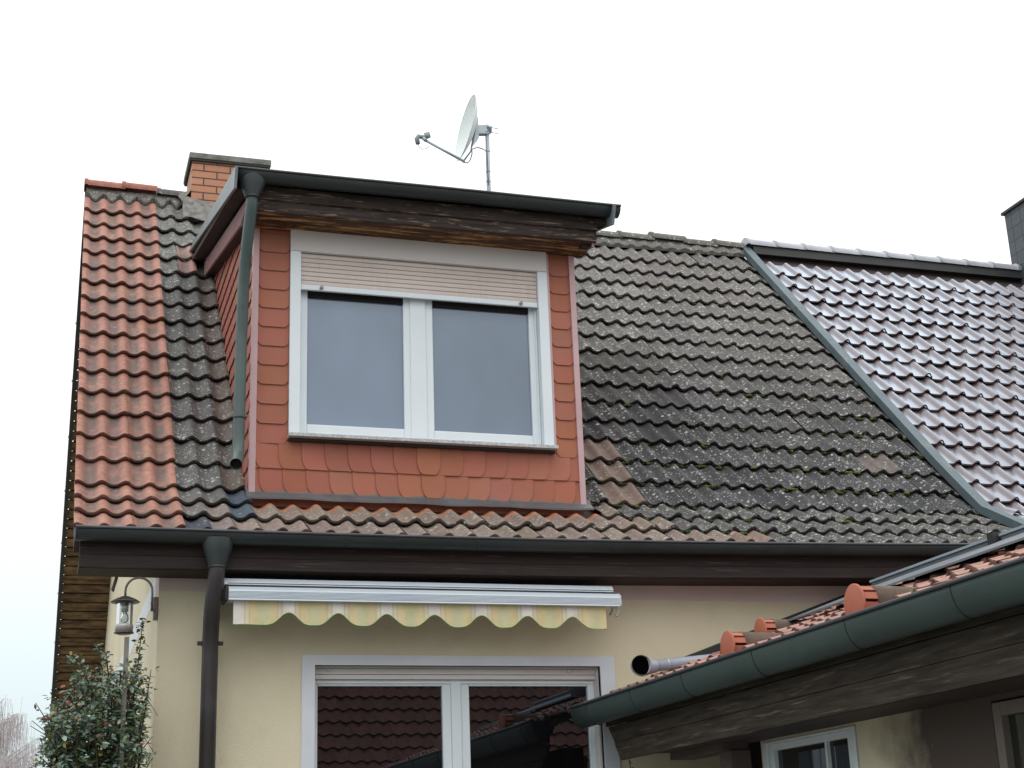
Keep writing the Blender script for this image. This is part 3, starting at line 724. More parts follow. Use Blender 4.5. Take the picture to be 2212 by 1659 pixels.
b = MB(); b.box(SX0, SX1, FY-.01, FY+.08, WZ0+.002, 4.42); b.box(SX0, SX0+.012, FY-.02, FY+.05, 4.42, 5.5); b.box(SX1-.012, SX1, FY-.02, FY+.05, 4.42, 5.5); b.build('window_frame', M_white, win, .004)
for x0, x1 in ((SX0+.05, 2.30), (2.49, SX1-.045)):
    b = MB(); b.box(x0, x1, FY+.026, FY+.032, 4.47, 5.49); b.build('window_pane', M_glassU, win)
    b = MB(); b.box(x0+.002, x1-.002, FY+.004, FY+.024, 5.405, 5.449); b.build('shutter_reflection_strip', M_dark, win)  # dark strip stands in for the shutter underside mirrored in the pane
b = MB(); b.box(WX0-.006, WX1+.008, DY-.095, DY+.04, 4.361, 4.386); b.build('window_sill', M_stone, win, .003)
b = MB(); b.box(WX0+.004, WX1-.002, DY-.045, DY, 4.343, 4.3605); b.build('sill_shadow_strip', M_brown, win)  # dark strip painted in as the shadow beneath the sill

# shingle cladding --------------------------------------------------------------
def shc(): k = random.uniform(.92, 1.06); return (k, k*random.uniform(.95, 1.07), k*random.uniform(.92, 1.1), 1)
def plate(mb, pts, y0, y1tilt, th=.006):
    """pts (x,z) outline; plate tilted: bottom stands proud. y0 at top, y0-y1tilt at bottom"""
    zs = [p[1] for p in pts]; zt, zb = max(zs), min(zs)
    front = [(x, y0-y1tilt*(zt-z)/(zt-zb+1e-6), z) for x, z in pts]
    mb.prism(front, (0, th, 0), col=shc())
b = MB(); random.seed(2)
zl = [5.69-.1365*i for i in range(-1, 11)]
for zb in zl:
    for xa, xb in ((D0+.03, WX0-.004), (WX1+.022, D1-.03)):
        if zb < 4.30: continue
        zt = min(zb+.16, 5.86)
        if zt-zb < .03: continue
        c = .028; j = random.uniform(-.0015, .0015)
        plate(b, [(xa, zt), (xa, zb+c+j), (xa+c*.5, zb+c*.35+j), (xa+c, zb+j), (xb-c, zb+j), (xb-c*.5, zb+c*.35+j), (xb, zb+c+j), (xb, zt)], DY-.003, .011)
# bottom courses with arcs, laid outwards from the centre
WS = .155; xc0 = 2.445
for zb, zt, n in ((4.155, 4.345, 7), (3.992, 4.170, 7)):
    for side in (-1, 1):
        for i in range(8, -1, -1):
            if side == 1 and i == 0: continue
            cx = xc0+side*i*WS+ (.03 if zb < 4 else 0)
            xin, xout = cx-side*WS/2-side*.02, cx+side*(WS/2+.012)
            if i == 0: xin, xout = cx-WS/2-.004, cx+WS/2+.004
            lo, hi = D0+.03, D1-.03
            r = .07; lay = .0012*(8-i)
            pts = []
            a, c = (xin, xout)
            arc = []
            for k in range(9):
                t = k/8*PI/2
                arc.append((c-side*r*(1-math.sin(t))*.62*1.0, zb+r*1.25*(1-math.cos(t))*1.0)) if False else arc.append((c-side*.62*r*(1-math.sin(t)), zb+1.5*r*(1-math.cos(t))))
            if i == 0:
                pts = [(xin, zt)]
                pts += [(xin+.62*r*(1-math.sin(t)), zb+1.5*r*(1-math.cos(t))) for t in [PI/2*(8-k)/8 for k in range(9)]]
                pts += [(xout-.62*r*(1-math.sin(t)), zb+1.5*r*(1-math.cos(t))) for t in [PI/2*k/8 for k in range(9)]]
                pts += [(xout, zt)]
            else:
                pts = [(a, zt), (a, zb)]+arc+[(c, zt)]
            pts = [(min(max(x, lo), hi), z) for x, z in pts]
            if max(p[0] for p in pts)-min(p[0] for p in pts) < .02: continue
            q = []
            for p in pts:
                if not q or (abs(p[0]-q[-1][0])+abs(p[1]-q[-1][1])) > 1e-5: q.append(p)
            zt_, zb_ = max(p[1] for p in q), min(p[1] for p in q)
            def yy(x, z): return DY-.003-.011*(zt_-z)/(zt_-zb_)-(.0075*max(0, side*(x-xin))/WS if i else .0095)
            b.prism([(x, yy(x, z), z) for x, z in q], (0, .005, 0), col=shc())
b.box(WX0, WX1, DY-.006, DY, 4.30, 4.333)
# chipped shingle at the bottom edge
b.prism([(1.73, DY-.018, 4.0), (1.86, DY-.018, 4.0), (1.86, DY-.019, 3.968), (1.80, DY-.019, 3.975)], (0, .004, 0))
b.build('shingle_cladding', M_shinglec, house)
for i, (xa, xb) in enumerate(((D0-.012, D0+.030), (D1-.030, D1+.012))):
    b = MB(); b.box(xa, xb, DY-.024, DY-.002, 3.965, 5.855); b.box(xa if i == 0 else xb-.004, xa+.004 if i == 0 else xb, DY-.002, DY+.03, 3.965, 5.855); b.build('corner_trim', M_trim, house, .002)
b = MB(); b.box(WX1+.002, WX1+.02, DY-.02, DY-.002, 4.39, 5.855); b.build('reveal_trim', M_trim, house)
# flashing apron under the dormer
b = MB()
K = 40
for i in range(K):
    xa, xb = 1.215+(3.60-1.215)*i/K, 1.215+(3.60-1.215)*(i+1)/K
    wa = .003*math.sin(xa*9)+.005*noise.noise(Vector((xa*6, 0, 0))); wb = .003*math.sin(xb*9)+.005*noise.noise(Vector((xb*6, 0, 0)))
    b.poly([(xa, DY-.080, 3.944+wa), (xb, DY-.080, 3.944+wb), (xb, DY-.022, 3.990), (xa, DY-.022, 3.990)], sm=True)
    b.poly([(xa, DY-.080, 3.932+wa), (xb, DY-.080, 3.932+wb), (xb, DY-.080, 3.944+wb), (xa, DY-.080, 3.944+wa)])
    b.poly([(xa, DY-.022, 3.990), (xb, DY-.022, 3.990), (xb, DY-.002, 4.03), (xa, DY-.002, 4.03)])
b.build('apron_flashing', M_lead, house)
# cheek shingles (left side, x plane)
b = MB(); random.seed(9)
rowi = 0; z = 3.9
while z < 6.9:
    y = DY-.01+(.075 if rowi % 2 else 0)-.075
    while y < 12.6:
        zc = z+.07; yr = KY+(zc-KZ)*CT/ST
        zceil = 5.88+.245*(y-9.47)
        if y < yr and z < zceil+.0:
            ya, yb = max(y, DY), y+.146
            if yb-ya > .02:
                xo = D0-.004; zt = min(z+.155, zceil+.02)
                if zt-z > .02:
                    pts = [(xo, ya, zt), (xo-.012, ya, z+.02), (xo-.012, ya+.02, z), (xo-.012, yb-.02, z), (xo-.012, yb, z+.02), (xo, yb, zt)]
                    b.prism(pts, (.004, 0, 0), col=shc())
        y += .15
    z += .132; rowi += 1
b.build('cheek_cladding', with_col(M_shside, 'side_shingle_plates'), house)
b = MB(); b.box(D1, D1+.012, DY, 9.7, 3.95, 5.85); b.prism([(D1+.001, 9.7, 4.12), (D1+.001, 12.2, 6.72), (D1+.001, 9.7, 5.9)], (.01, 0, 0)); b.build('cheek_panel', M_shside, house)
# verge assembly left and right
def vz(y, off=0): return 6.083+.238*(y-9.06)+off
for side, xo, xi in ((-1, 1.045, 1.16), (1, 3.735, 3.63)):
    b = MB(); d = .018*side*-1
    b.hexa([(xo, 9.04, vz(9.04)), (xo+d, 9.04, vz(9.04)), (xo+d, 12.42, vz(12.42)), (xo, 12.42, vz(12.42))],
           [(xo, 9.10, 5.945), (xo+d, 9.10, 5.945), (xo+d, 12.42, 6.86), (xo, 12.42, 6.86)])
    b.build('dormer_bargeboard', M_zinc, house)
    b = MB(); x0, x1 = sorted((xo+d, xi))
    b.hexa([(x0, 9.2, 5.99), (x1, 9.2, 5.99), (x1, 12.3, 6.73), (x0, 12.3, 6.73)], [(x0, 9.2, 6.03), (x1, 9.2, 6.03), (x1, 12.3, 6.77), (x0, 12.3, 6.77)]); b.build('verge_soffit', M_soffd, house)
    # ribbed inner board
    b = MB(); y = 9.26
    while y < 12.1:
        zb = 5.88+.245*(y-9.47)
        for w0, w1, ex in ((0, .018, .006), (.018, .030, 0)):
            xa = xi+side*ex; xb = xi-side*.01; p, q = sorted((xa, xb))
            ya, yb = y+w0, y+w1
            b.hexa([(p, ya, zb+.245*w0), (q, ya, zb+.245*w0), (q, yb, zb+.245*w1), (p, yb, zb+.245*w1)],
                   [(p, ya, zb+.128), (q, ya, zb+.128), (q, yb, zb+.133), (p, yb, zb+.133)])
        y += .030
    b.build('ribbed_verge_board', M_rib, house)
    b = MB(); xa, xb = sorted((xi-side*.011, D0 if side < 0 else D1))
    b.hexa([(xa, 9.29, 5.836), (xb, 9.29, 5.836), (xb, 12.3, 6.573), (xa, 12.3, 6.573)], [(xa, 9.29, 5.99), (xb, 9.29, 5.99), (xb, 12.3, 6.72), (xa, 12.3, 6.72)]); b.build('inner_verge_soffit', M_soffd, house)
# roof sheet
b = MB(); b.hexa([(1.05, 9.13, 6.055), (3.73, 9.13, 6.055), (3.73, 12.5, vz(12.5)-.03), (1.05, 12.5, vz(12.5)-.03)],
                 [(1.05, 9.13, 6.080), (3.73, 9.13, 6.080), (3.73, 12.5, vz(12.5)-.005), (1.05, 12.5, vz(12.5)-.005)]); b.build('dormer_roof', M_zincd, house)
# fascia boards and soffit
b = MB(); b.box(1.17, 3.655, 9.222, 9.245, 5.945, 6.04); b.build('upper_dormer_fascia', M_woodw, house, .003)
b = MB(); b.box(1.17, 3.650, 9.240, 9.262, 5.862, 5.952); b.build('lower_dormer_fascia', M_woodw, house, .003)
b = MB()
ys = [9.250, 9.318, 9.388, 9.458, 9.545]
for i in range(4):
    cuts = [1.15]+sorted(random.uniform(1.4, 3.5) for _ in range(2))+[3.645]
    for c0, c1 in zip(cuts, cuts[1:]): b.box(c0+.002, c1-.002, ys[i]+.003, ys[i+1]-.003, 5.861-random.uniform(0, .003), 5.878)
b.build('dormer_soffit', M_soff, house, .002)
b = MB(); b.box(1.15, 3.645, 9.255, 9.53, 5.882, 5.90); b.build('soffit_backing', M_soffd, house)
# dormer gutter & its downpipe
gp = [(x, 9.145, 6.088+.0015*math.sin(x*3)) for x in [1.048+(3.785-1.048)*i/16 for i in range(17)]]
dg = gutter('dormer_gutter', house, gp, .064, (0, 1, 0), M_gut, M_bead)
gsleeves(dg, [(x, 9.145, 6.088) for x in (1.78, 2.42, 3.02)], .064, (0, 1, 0), M_gut, (1, 0, 0), .012, grow=.0015)
b = MB(); funnel(b, (1.172, 9.145, 6.078), .094, .062, (1.172, 9.150, 5.915), .047)
dd = b.build('dormer_downpipe', M_gut, house)
b = MB()
b.tube([(1.172, 9.150, 5.93), (1.172, 9.155, 5.87), (1.168, 9.18, 5.80), (1.160, 9.27, 5.62), (1.157, 9.33, 5.50), (1.155, 9.375, 5.36), (1.152, 9.40, 5.0), (1.150, 9.415, 4.30), (1.149, 9.40, 4.22), (1.140, 9.35, 4.155), (1.120, 9.27, 4.105)], .039, 18, cap=False)
b.tube([(1.120, 9.27, 4.105), (1.140, 9.35, 4.155), (1.149, 9.40, 4.22)], .036, 18, cap=False)
b.build('pipe_tube', M_pipe, dd)
b = MB(); b.lathe([(.0, .03), (.036, .03)], (1.120, 9.27, 4.105), (.2, .85, .5), 18); b.build('mouth_dark_disc', M_dark, dd)  # dark disc stands for the unlit inside of the pipe
b = MB(); b.tube([(1.172, 9.15, 5.918), (1.172, 9.15, 5.905)], .050, 18); b.build('pipe_collar', M_gut, dd)
for z in (4.45, 4.98):
    b = MB(); b.tube([(1.151, 9.41, z), (1.151, 9.41, z+.010)], .042, 18); b.build('pipe_joint', M_gut, dd)
b = MB(); b.tube([(1.151, 9.41, 4.5), (1.22, 9.52, 4.5)], .006, 8); b.build('pipe_hook', M_galv, dd)

# boundary flashing between the two roofs -------------------------------------------------
def bound(mb, off):
    st = [-.86, -.5, -.25, -.12, -.06, 0, .1, .3, .8, 2, 3.5, 5.235]
    for i in range(len(st)-1):
        a, c = st[i], st[i+1]
        A = [roof_pt(a, 6.850, -.03), roof_pt(a, 6.945, -.03), roof_pt(c, 6.945, -.03), roof_pt(c, 6.850, -.03)]
        B = [roof_pt(a, 6.850, .035+off), roof_pt(a, 6.945, .035+off), roof_pt(c, 6.945, .035+off), roof_pt(c, 6.850, .035+off)]
        mb.hexa(A, B)
b = MB(); bound(b, 0); b.build('boundary_flashing', M_zincd, house)

# ================================================================== TERRACE DOOR
b = MB()
SO0, SO1, SOT = 1.530, 3.564, 2.888
b.box(SO0, DX0, YF-.012, YF+.03, 0, SOT); b.box(DX1, SO1, YF-.012, YF+.03, 0, SOT); b.box(DX0, DX1, YF-.012, YF+.03, DZT, SOT)
td = b.build('terrace_door', M_whiteb, house)
b = MB(); b.box(DX0, DX0+.01, YF+.03, YF+.25, 0, DZT); b.box(DX1-.01, DX1, YF+.03, YF+.25, 0, DZT); b.box(DX0+.01, DX1-.01, YF+.03, YF+.25, DZT-.01, DZT); b.build('door_reveal', M_boxw, td)
FY2 = YF+.10
b = MB(); b.box(DX0+.011, DX1-.011, FY2-.040, FY2+.05, DZT-.046, DZT-.011); b.box(DX0+.011, DX1-.011, FY2-.034, FY2+.05, DZT-.076, DZT-.048); b.build('shutter_casing', M_boxw, td, .003)
for x in (1.70, 3.27):
    b = MB(); b.lathe([(0, -.02), (.008, -.02), (.010, 0)], (x, FY2-.045, DZT-.022), (0, 1, 0), 10); b.build('casing_stopper', M_boxw, td)
b = MB(); b.box(DX0+.011, DX1-.011, FY2-.010, FY2+.06, DZT-.10, DZT-.077); b.box(DX0+.011, DX0+.03, FY2-.005, FY2+.06, .02, DZT-.10); b.box(DX1-.035, DX1-.011, FY2-.005, FY2+.06, .02, DZT-.10); b.build('door_frame', M_white, td, .003)
b = MB()
for x0, xa, xb, x1 in ((DX0+.012, 1.646, 2.436, 2.492), (2.556, 2.612, 3.412, DX1-.028)):
    b.box(x0, xa, FY2, FY2+.05, .05, 2.752); b.box(xb, x1, FY2, FY2+.05, .05, 2.752)
    b.box(xa, xb, FY2, FY2+.05, 2.712, 2.752); b.box(xa, xb, FY2, FY2+.05, .05, .14)
b.box(2.492, 2.556, FY2-.012, FY2+.05, .05, 2.752)
b.build('door_sash', M_white, td, .005)
for x0, x1 in ((1.64, 2.44), (2.605, 3.42)):
    b = MB(); b.box(x0, x1, FY2+.026, FY2+.03, .1, 2.72); b.build('door_pane', M_glassL, td)

# ================================================================== AWNING
aw = thing('awning', 'retracted white awning with scalloped yellow striped valance above the terrace door', 'awning')
AX0, AX1 = 1.016, 3.470
b = MB()
# hood profile (y,z): rounded back shell
hood = [(YF-.005, 3.299), (8.89, 3.301), (8.862, 3.294), (8.842, 3.272), (8.840, 3.254), (8.88, 3.248), (YF-.005, 3.19)]
b.sweep(hood, [(AX0, 0, 0), (AX1, 0, 0)], (0, 1, 0), (0, 0, 1)); b.build('awning_hood', M_alu, aw, .002)
b = MB()
front = [(8.84, 3.244), (8.815, 3.238), (8.795, 3.218)]
z = 3.208
while z > 3.165: front += [(8.793, z), (8.7965, z-.0035)]; z -= .0075
front += [(8.795, 3.158), (8.86, 3.155), (8.92, 3.165), (8.92, 3.243)]
b.sweep(front, [(AX0+.022, 0, 0), (AX1+.02, 0, 0)], (0, 1, 0), (0, 0, 1)); b.build('front_bar', M_alu, aw)
b = MB(); b.box(AX0+.02, AX1, 8.836, 8.95, 3.2445, 3.2495); b.box(AX0+.02, AX1, 8.8385, 8.8425, 3.262, 3.2655); b.build('casing_gap', M_black, aw)
b = MB(); b.box(AX0+.003, AX0+.020, 8.81, 8.99, 3.158, 3.252); b.build('end_cap', M_black, aw, .004)
b = MB(); b.prism([(AX1+.0205, 8.80, 3.162), (AX1+.0205, 8.80, 3.225), (AX1+.0205, 8.83, 3.245), (AX1+.0205, 8.92, 3.245), (AX1+.0205, 8.92, 3.162)], (.014, 0, 0)); b.build('end_cap', M_alu, aw, .004)
b = MB(); b.box(AX0-.03, AX0-.002, 8.955, YF, 3.10, 3.30); b.build('wall_bracket', M_boxw, aw, .004)
b = MB(); b.tube([(AX1-.01, 8.86, 3.165), (AX1-.01, 8.86, 3.14), (AX1-.012, 8.895, 3.12)], .007, 8); b.tube([(AX1+.012, 8.84, 3.165), (AX1+.012, 8.84, 3.15), (AX1+.022, 8.84, 3.135), (AX1+.020, 8.84, 3.105), (AX1+.010, 8.84, 3.10), (AX1+.006, 8.84, 3.115)], .006, 8); b.build('crank_eye', M_lamps, aw)
b = MB(); VX0, VX1 = 1.070, 3.405; per = .2970; cusp0 = VX0+.325; nx = 240; ph = []
for i in range(nx+1):
    x = VX0+(VX1-VX0)*i/nx; t = ((x-cusp0)/per) % 1.0
    u = abs(t-.5)*2
    drop = .1395-.072*((.5+.5*math.cos(2*PI*t))**1.7)
    if x < cusp0-per/2: drop = .1395
    if x > VX1-.13 and t > .5: drop = .1395
    y = 8.825+.005*math.sin(x*21)*1.0+.004*math.sin(x*47+1)
    ph.append((x, y, t, drop))
base = len(b.v)
NZ = 5
for x, y, t, d in ph:
    for k in range(NZ+1):
        q = k/NZ; b.v.append((x, 8.830*(1-q)+y*q, 3.157-d*q))
for i in range(nx):
    for k in range(NZ):
        p = base+i*(NZ+1)+k; t0 = ph[i][2]; t1 = ph[i+1][2]
        if t1 < t0: t1 += 1
        b.face([p, p+1, p+NZ+2, p+NZ+1], [(t0, 0), (t0, .1), (t1, .1), (t1, 0)], None, True)
b.build('valance', M_stripe, aw)
b = MB(); b.tube([(x, y-.001, 3.157-d) for x, y, t, d in ph], .0032, 6); b.build('valance_edging', M_gtrim, aw)

# ================================================================== SATELLITE DISH
sat = thing('satellite_dish', 'white satellite dish with receiver arm on a grey pole behind the dormer roof', 'satellite dish')
b = MB(); b.tube([(4.068, 13.20, 7.6), (4.076, 13.20, 8.885)], .0215, 14); b.build('pole', M_galv, sat)
b = MB()
for z in (8.24, 8.35, 8.58): b = MB(); b.tube([(4.071+(z-8.2)*.008, 13.20, z), (4.071+(z-8.2)*.008, 13.20, z+.006)], .0235, 14); b.build('cable_tie', M_black, sat)
dc = Vector((3.862, 13.20, 8.83))
vw = Vector((.28, .96, 0)).normalized(); lf = Vector((-.96, .28, 0))
nn = (lf*math.cos(R(17))-vw*math.sin(R(17))).normalized(); tilt = R(10.4)
nn = (nn*math.cos(tilt)+Vector((0, 0, 1))*math.sin(tilt)).normalized()
uu = nn.cross(Vector((0, 0, 1))).normalized(); vv = uu.cross(nn).normalized()
if vv.z < 0: vv = -vv
b = MB(); base = 0; NR, NA = 7, 36
for sgn, off in ((1, 0), (-1, -.006)):
    base = len(b.v)
    for i in range(NR+1):
        r = i/NR
        for k in range(NA):
            a = 2*PI*k/NA
            b.v.append(tuple(dc+uu*(.325*r*math.cos(a))+vv*(.352*r*math.sin(a))+nn*(.085*r*r-.07+off)))
    for i in range(NR):
        for k in range(NA):
            kk = (k+1) % NA; b.face([base+i*NA+k, base+i*NA+kk, base+(i+1)*NA+kk, base+(i+1)*NA+k], sm=True)
rim = [dc+uu*(.326*math.cos(2*PI*k/NA))+vv*(.353*math.sin(2*PI*k/NA))+nn*.012 for k in range(NA+1)]
b.tube(rim, .006, 6, cap=False)
b.build('reflector', M_dish, sat)
bk = dc-nn*.08
b = MB()
b.hexa([bk+vv*.13+uu*.05, bk+vv*.13-uu*.05, bk-vv*.20-uu*.05, bk-vv*.20+uu*.05], [bk-nn*.03+vv*.02+uu*.04, bk-nn*.03+vv*.02-uu*.04, bk-nn*.05-vv*.10-uu*.04, bk-nn*.05-vv*.10+uu*.04])
pt_ = Vector((4.075, 13.20, 8.83))
for dz in (.035, -.045):
    a = bk-nn*.02+Vector((0, 0, dz)); c = pt_+Vector((0, 0, dz))
    b.hexa([a+Vector((0, -.03, -.006)), a+Vector((0, .03, -.006)), c+Vector((.02, .03, -.006)), c+Vector((.02, -.03, -.006))], [a+Vector((0, -.03, .006)), a+Vector((0, .03, .006)), c+Vector((.02, .03, .006)), c+Vector((.02, -.03, .006))])
a = bk-nn*.02; b.hexa([a+Vector((0, -.032, -.05)), a+Vector((0, -.026, -.05)), pt_+Vector((-.01, -.026, -.05)), pt_+Vector((-.01, -.032, -.05))], [a+Vector((0, -.032, .045)), a+Vector((0, -.026, .045)), pt_+Vector((-.01, -.026, .045)), pt_+Vector((-.01, -.032, .045))])
b.build('mount_bracket', M_galv, sat)
b = MB()
for dz in (.02, -.035): b.tube([pt_+Vector((-.03, -.03, dz)), pt_+Vector((.105, -.03, dz-.006))], .004, 6)
b.hexa([pt_+Vector((.025, -.04, -.03)), pt_+Vector((.025, .03, -.03)), pt_+Vector((.04, .03, -.03)), pt_+Vector((.04, -.04, -.03))], [pt_+Vector((.025, -.04, .03)), pt_+Vector((.025, .03, .03)), pt_+Vector((.04, .03, .03)), pt_+Vector((.04, -.04, .03))])
b.build('clamp_bolt', M_lnb, sat)
low = dc-vv*.365+Vector((.01, 0, -.01)); tip = Vector((3.42, 13.17, 8.615))
b = MB(); b.tube([bk-vv*.18, bk-vv*.25, low+Vector((.01, 0, -.01))], .009, 8); b.tube([low+Vector((.02, 0, -.02)), tip], .014, 8); b.tube([tip, tip+Vector((-.035, 0, .03))], .02, 8); b.build('feed_arm', M_galv, sat)
b = MB()
h = Vector((3.385, 13.17, 8.655))
b.lathe([(.0, .075), (.027, .075), (.030, .03), (.018, .02), (.018, -.03), (.0, -.03)], h, (dc-h).normalized(), 14)
b.tube([h+Vector((-.01, 0, .0)), h+Vector((-.045, 0, .002)), h+Vector((-.062, 0, -.03)), h+Vector((-.052, 0, -.085))], [.018, .024, .026, .022], 10)
b.lathe([(.0, .05), (.018, .05), (.018, -.0), (.0, 0)], h+Vector((.02, 0, .03)), (dc-h).normalized(), 10)
b.build('receiver_head', M_lnb, sat)
b = MB(); c0 = h+Vector((-.052, 0, -.085))
b.tube([c0, c0+Vector((.01, 0, -.03)), c0+Vector((.04, 0, -.055)), c0+Vector((.08, 0, -.045)), c0+Vector((.12, 0, -.01))], .0035, 6)
b.build('cable', M_lnb, sat); b = MB()
b.tube([low+Vector((-.05, -.01, .01)), low+Vector((0, -.01, -.03)), low+Vector((.05, 0, -.03)), low+Vector((.08, 0, .01)), low+Vector((.10, 0, .08)), Vector((3.90, 13.18, 8.58)), Vector((3.96, 13.18, 8.61)), Vector((4.01, 13.18, 8.60)), Vector((4.06, 13.17, 8.57)), Vector((4.06, 13.17, 8.2))], .0065, 6)
b.build('cable', M_lnb, sat)

# ================================================================== WALL LAMP
lamp = thing('wall_lamp', 'bronze capped glass lantern hanging from a curved arm at the house corner', 'lamp')
LX, LY = .457, 8.90
b = MB(); b.box(XW-.022, XW-.001, YF+.02-.14, YF+.02, 3.085, 3.225) if False else b.box(XW-.028, XW-.001, YF+.005, YF+.065, 3.095, 3.23); b.build('mounting_plate', M_lampm, lamp, .004)
b = MB()
b.tube([(XW-.025, YF+.03, 3.185), (.61, LY+.02, 3.182)], .008, 8); b.tube([(XW-.025, YF+.03, 3.150), (.61, LY+.02, 3.150)], .010, 8); b.build('arm_clamp', M_lamps, lamp)
b = MB(); pts = [(.609, LY, 3.10), (.609, LY, 3.20)]
for k in range(1, 13):
    a = PI*k/12; pts.append((.532+.077*math.cos(a), LY, 3.215+.08*math.sin(a)))
pts += [(.456, LY, 3.17)]
b.tube(pts, .0068, 10); b.build('curved_arm', M_lampm, lamp)
b = MB(); b.lathe([(0, 3.186), (.012, 3.186), (.03, 3.180), (.060, 3.167), (.082, 3.153), (.084, 3.150), (.080, 3.147), (.058, 3.148), (.052, 3.140), (.0, 3.140)], (LX, LY, 0), n=32); b.build('lamp_cap', M_lampm, lamp)
b = MB(); b.lathe([(.046, 3.140), (.046, 3.015)], (LX, LY, 0), n=32); b.build('glass_cylinder', M_clear, lamp)
b = MB(); b.lathe([(0, 3.14), (.020, 3.14), (.020, 3.095), (.0, 3.095)], (LX, LY, 0), n=20); b.build('bulb_holder', M_lamps, lamp)
b = MB(); b.lathe([(.008, 3.095), (.014, 3.085), (.023, 3.065), (.024, 3.05), (.018, 3.035), (.0, 3.028)], (LX, LY, 0), n=20); b.build('bulb', M_clear, lamp)
b = MB(); b.lathe([(0, 3.018), (.050, 3.018), (.051, 3.012), (.051, 2.975), (.0, 2.975)], (LX, LY, 0), n=32); b.build('lower_ring', M_lamps, lamp)
b = MB(); b.lathe([(0, 2.976), (.056, 2.975), (.057, 2.970), (.03, 2.962), (.0, 2.962)], (LX, LY, 0), n=32); b.build('lamp_foot', M_lampm, lamp)

# garden pole
pol = MB(); pol.box(.452, .478, 8.70, 8.726, 0, 2.92)
tag(pol.build('garden_pole', mat('weathered_pole_wood', (.17, .16, .14), (.24, .225, .20), .9, 4, stretch=(4, 4, 1)), None, .003), 'thin weathered wooden post standing in the rose bush under the lantern', 'post')

# ================================================================== NEIGHBOUR HOUSE
nb = thing('neighbour_house', 'adjoining house with glossy brown glazed roof tiles at the right', 'house')
rows_nb = [-.80, -.49, -.17]+[.141+.311*j for j in range(0, 15)]
def npt(s, x, n): return roof_pt(s, x, n+.045)
b = MB(); random.seed(14)
lay_tiles(b, 6.965, 12.6, rows_nb, 8.489-.10-.183*9, .1835, 1, pantile(.040), lambda *a: (1, 1, 1, 0.001), npt, 22, lift=.034, lip=.017, jit=1.3, edge=1, crest=0)
b.build('glazed_tile_field', M_glz, nb)
b = MB()
for s0, s1 in ((-.8, 0), (0, 5.04)):
    a = [roof_pt(s0, 6.96, -.09), roof_pt(s0, 12.6, -.09), roof_pt(s1, 12.6, -.09), roof_pt(s1, 6.96, -.09)]
    b.hexa(a, [p+Vector((0, 0, .04)) for p in a])
b.build('roof_deck', M_brown, nb)
b = MB(); b.hexa([(6.96, RIDGE_Y, RIDGE_Z-.15), (12.6, RIDGE_Y, RIDGE_Z-.15), (12.6, 17.5, 3.6), (6.96, 17.5, 3.6)], [(6.96, RIDGE_Y, RIDGE_Z), (12.6, RIDGE_Y, RIDGE_Z), (12.6, 17.5, 3.75), (6.96, 17.5, 3.75)]); b.build('rear_roof', M_brown, nb)
b = MB(); b.box(6.90, 12.5, YF, 17.4, 0, 3.5); b.prism([(6.9, YF+.3, 3.5), (6.9, 17.1, 3.5), (6.9, RIDGE_Y, RIDGE_Z-.35)], (5.6, 0, 0)); b.build('wall', M_wall, nb)
b = MB(); ridge_run(b, 6.90, 12.6, .335, RIDGE_Y, RIDGE_Z+.035, .092, lambda x: (1, 1, 1, .001), jitter=.001); b.build('glazed_ridge_tile', mat('mauve_glazed_ridge', (.42, .43, .48), (.50, .51, .56), .45, 5), nb)
b = MB(); b.prism([(6.97, RIDGE_Y-.085, RIDGE_Z-.08), (6.97, RIDGE_Y-.070, RIDGE_Z+.02), (6.97, RIDGE_Y+.070, RIDGE_Z+.02), (6.97, RIDGE_Y+.085, RIDGE_Z-.08)], (5.6, 0, 0)); b.build('ridge_black_strip', M_black, nb)  # black strip below the ridge tiles
sl = MB(); sl.box(10.288, 11.0, 12.35, 13.30, 7.0, 8.545); slo = sl.build('chimney', M_slate, nb)
b = MB(); b.box(10.262, 11.03, 12.32, 13.33, 8.545, 8.575); b.build('chimney_cap', M_black, slo)
gx = [(x, 8.80, 3.548+sag(6.9)) for x in (6.99, 9, 12.6)]
gutter('gutter', nb, gx, GR, (0, 1, 0), M_gut, M_bead)
b = MB(); b.box(6.99, 12.6, 8.86, 8.885, 3.38, 3.62); b.build('fascia', M_wood, nb)

# ================================================================== ANNEX
an = thing('annex', 'low side building with red tiles and weathered brown eaves boards in right foreground', 'outbuilding')
TA = .348; CA = 1/math.sqrt(1+TA*TA); SA = TA*CA
Y0A, Y1A = 1.6, 9.12
def apt(s, yv, n):                           # s along the slope from the eaves, lay direction along y
    # lay_tiles' x runs along y here (mirrored so that waves run down the slope)
    x = 3.215+s*CA-SA*n; return Vector((x, yv, 2.563+(x-3.215)*TA*1.0+n*CA+SA*n*TA*0))
rows_an = [-.02+RP*j for j in range(0, 9)]
random.seed(31)
b = MB(); lay_tiles(b, Y0A, Y1A-.03, rows_an, .05, .15, 2, wave(.030), lambda *a: jc((.44, .235, .185), .14, random.uniform(0, .4)), apt, 16)
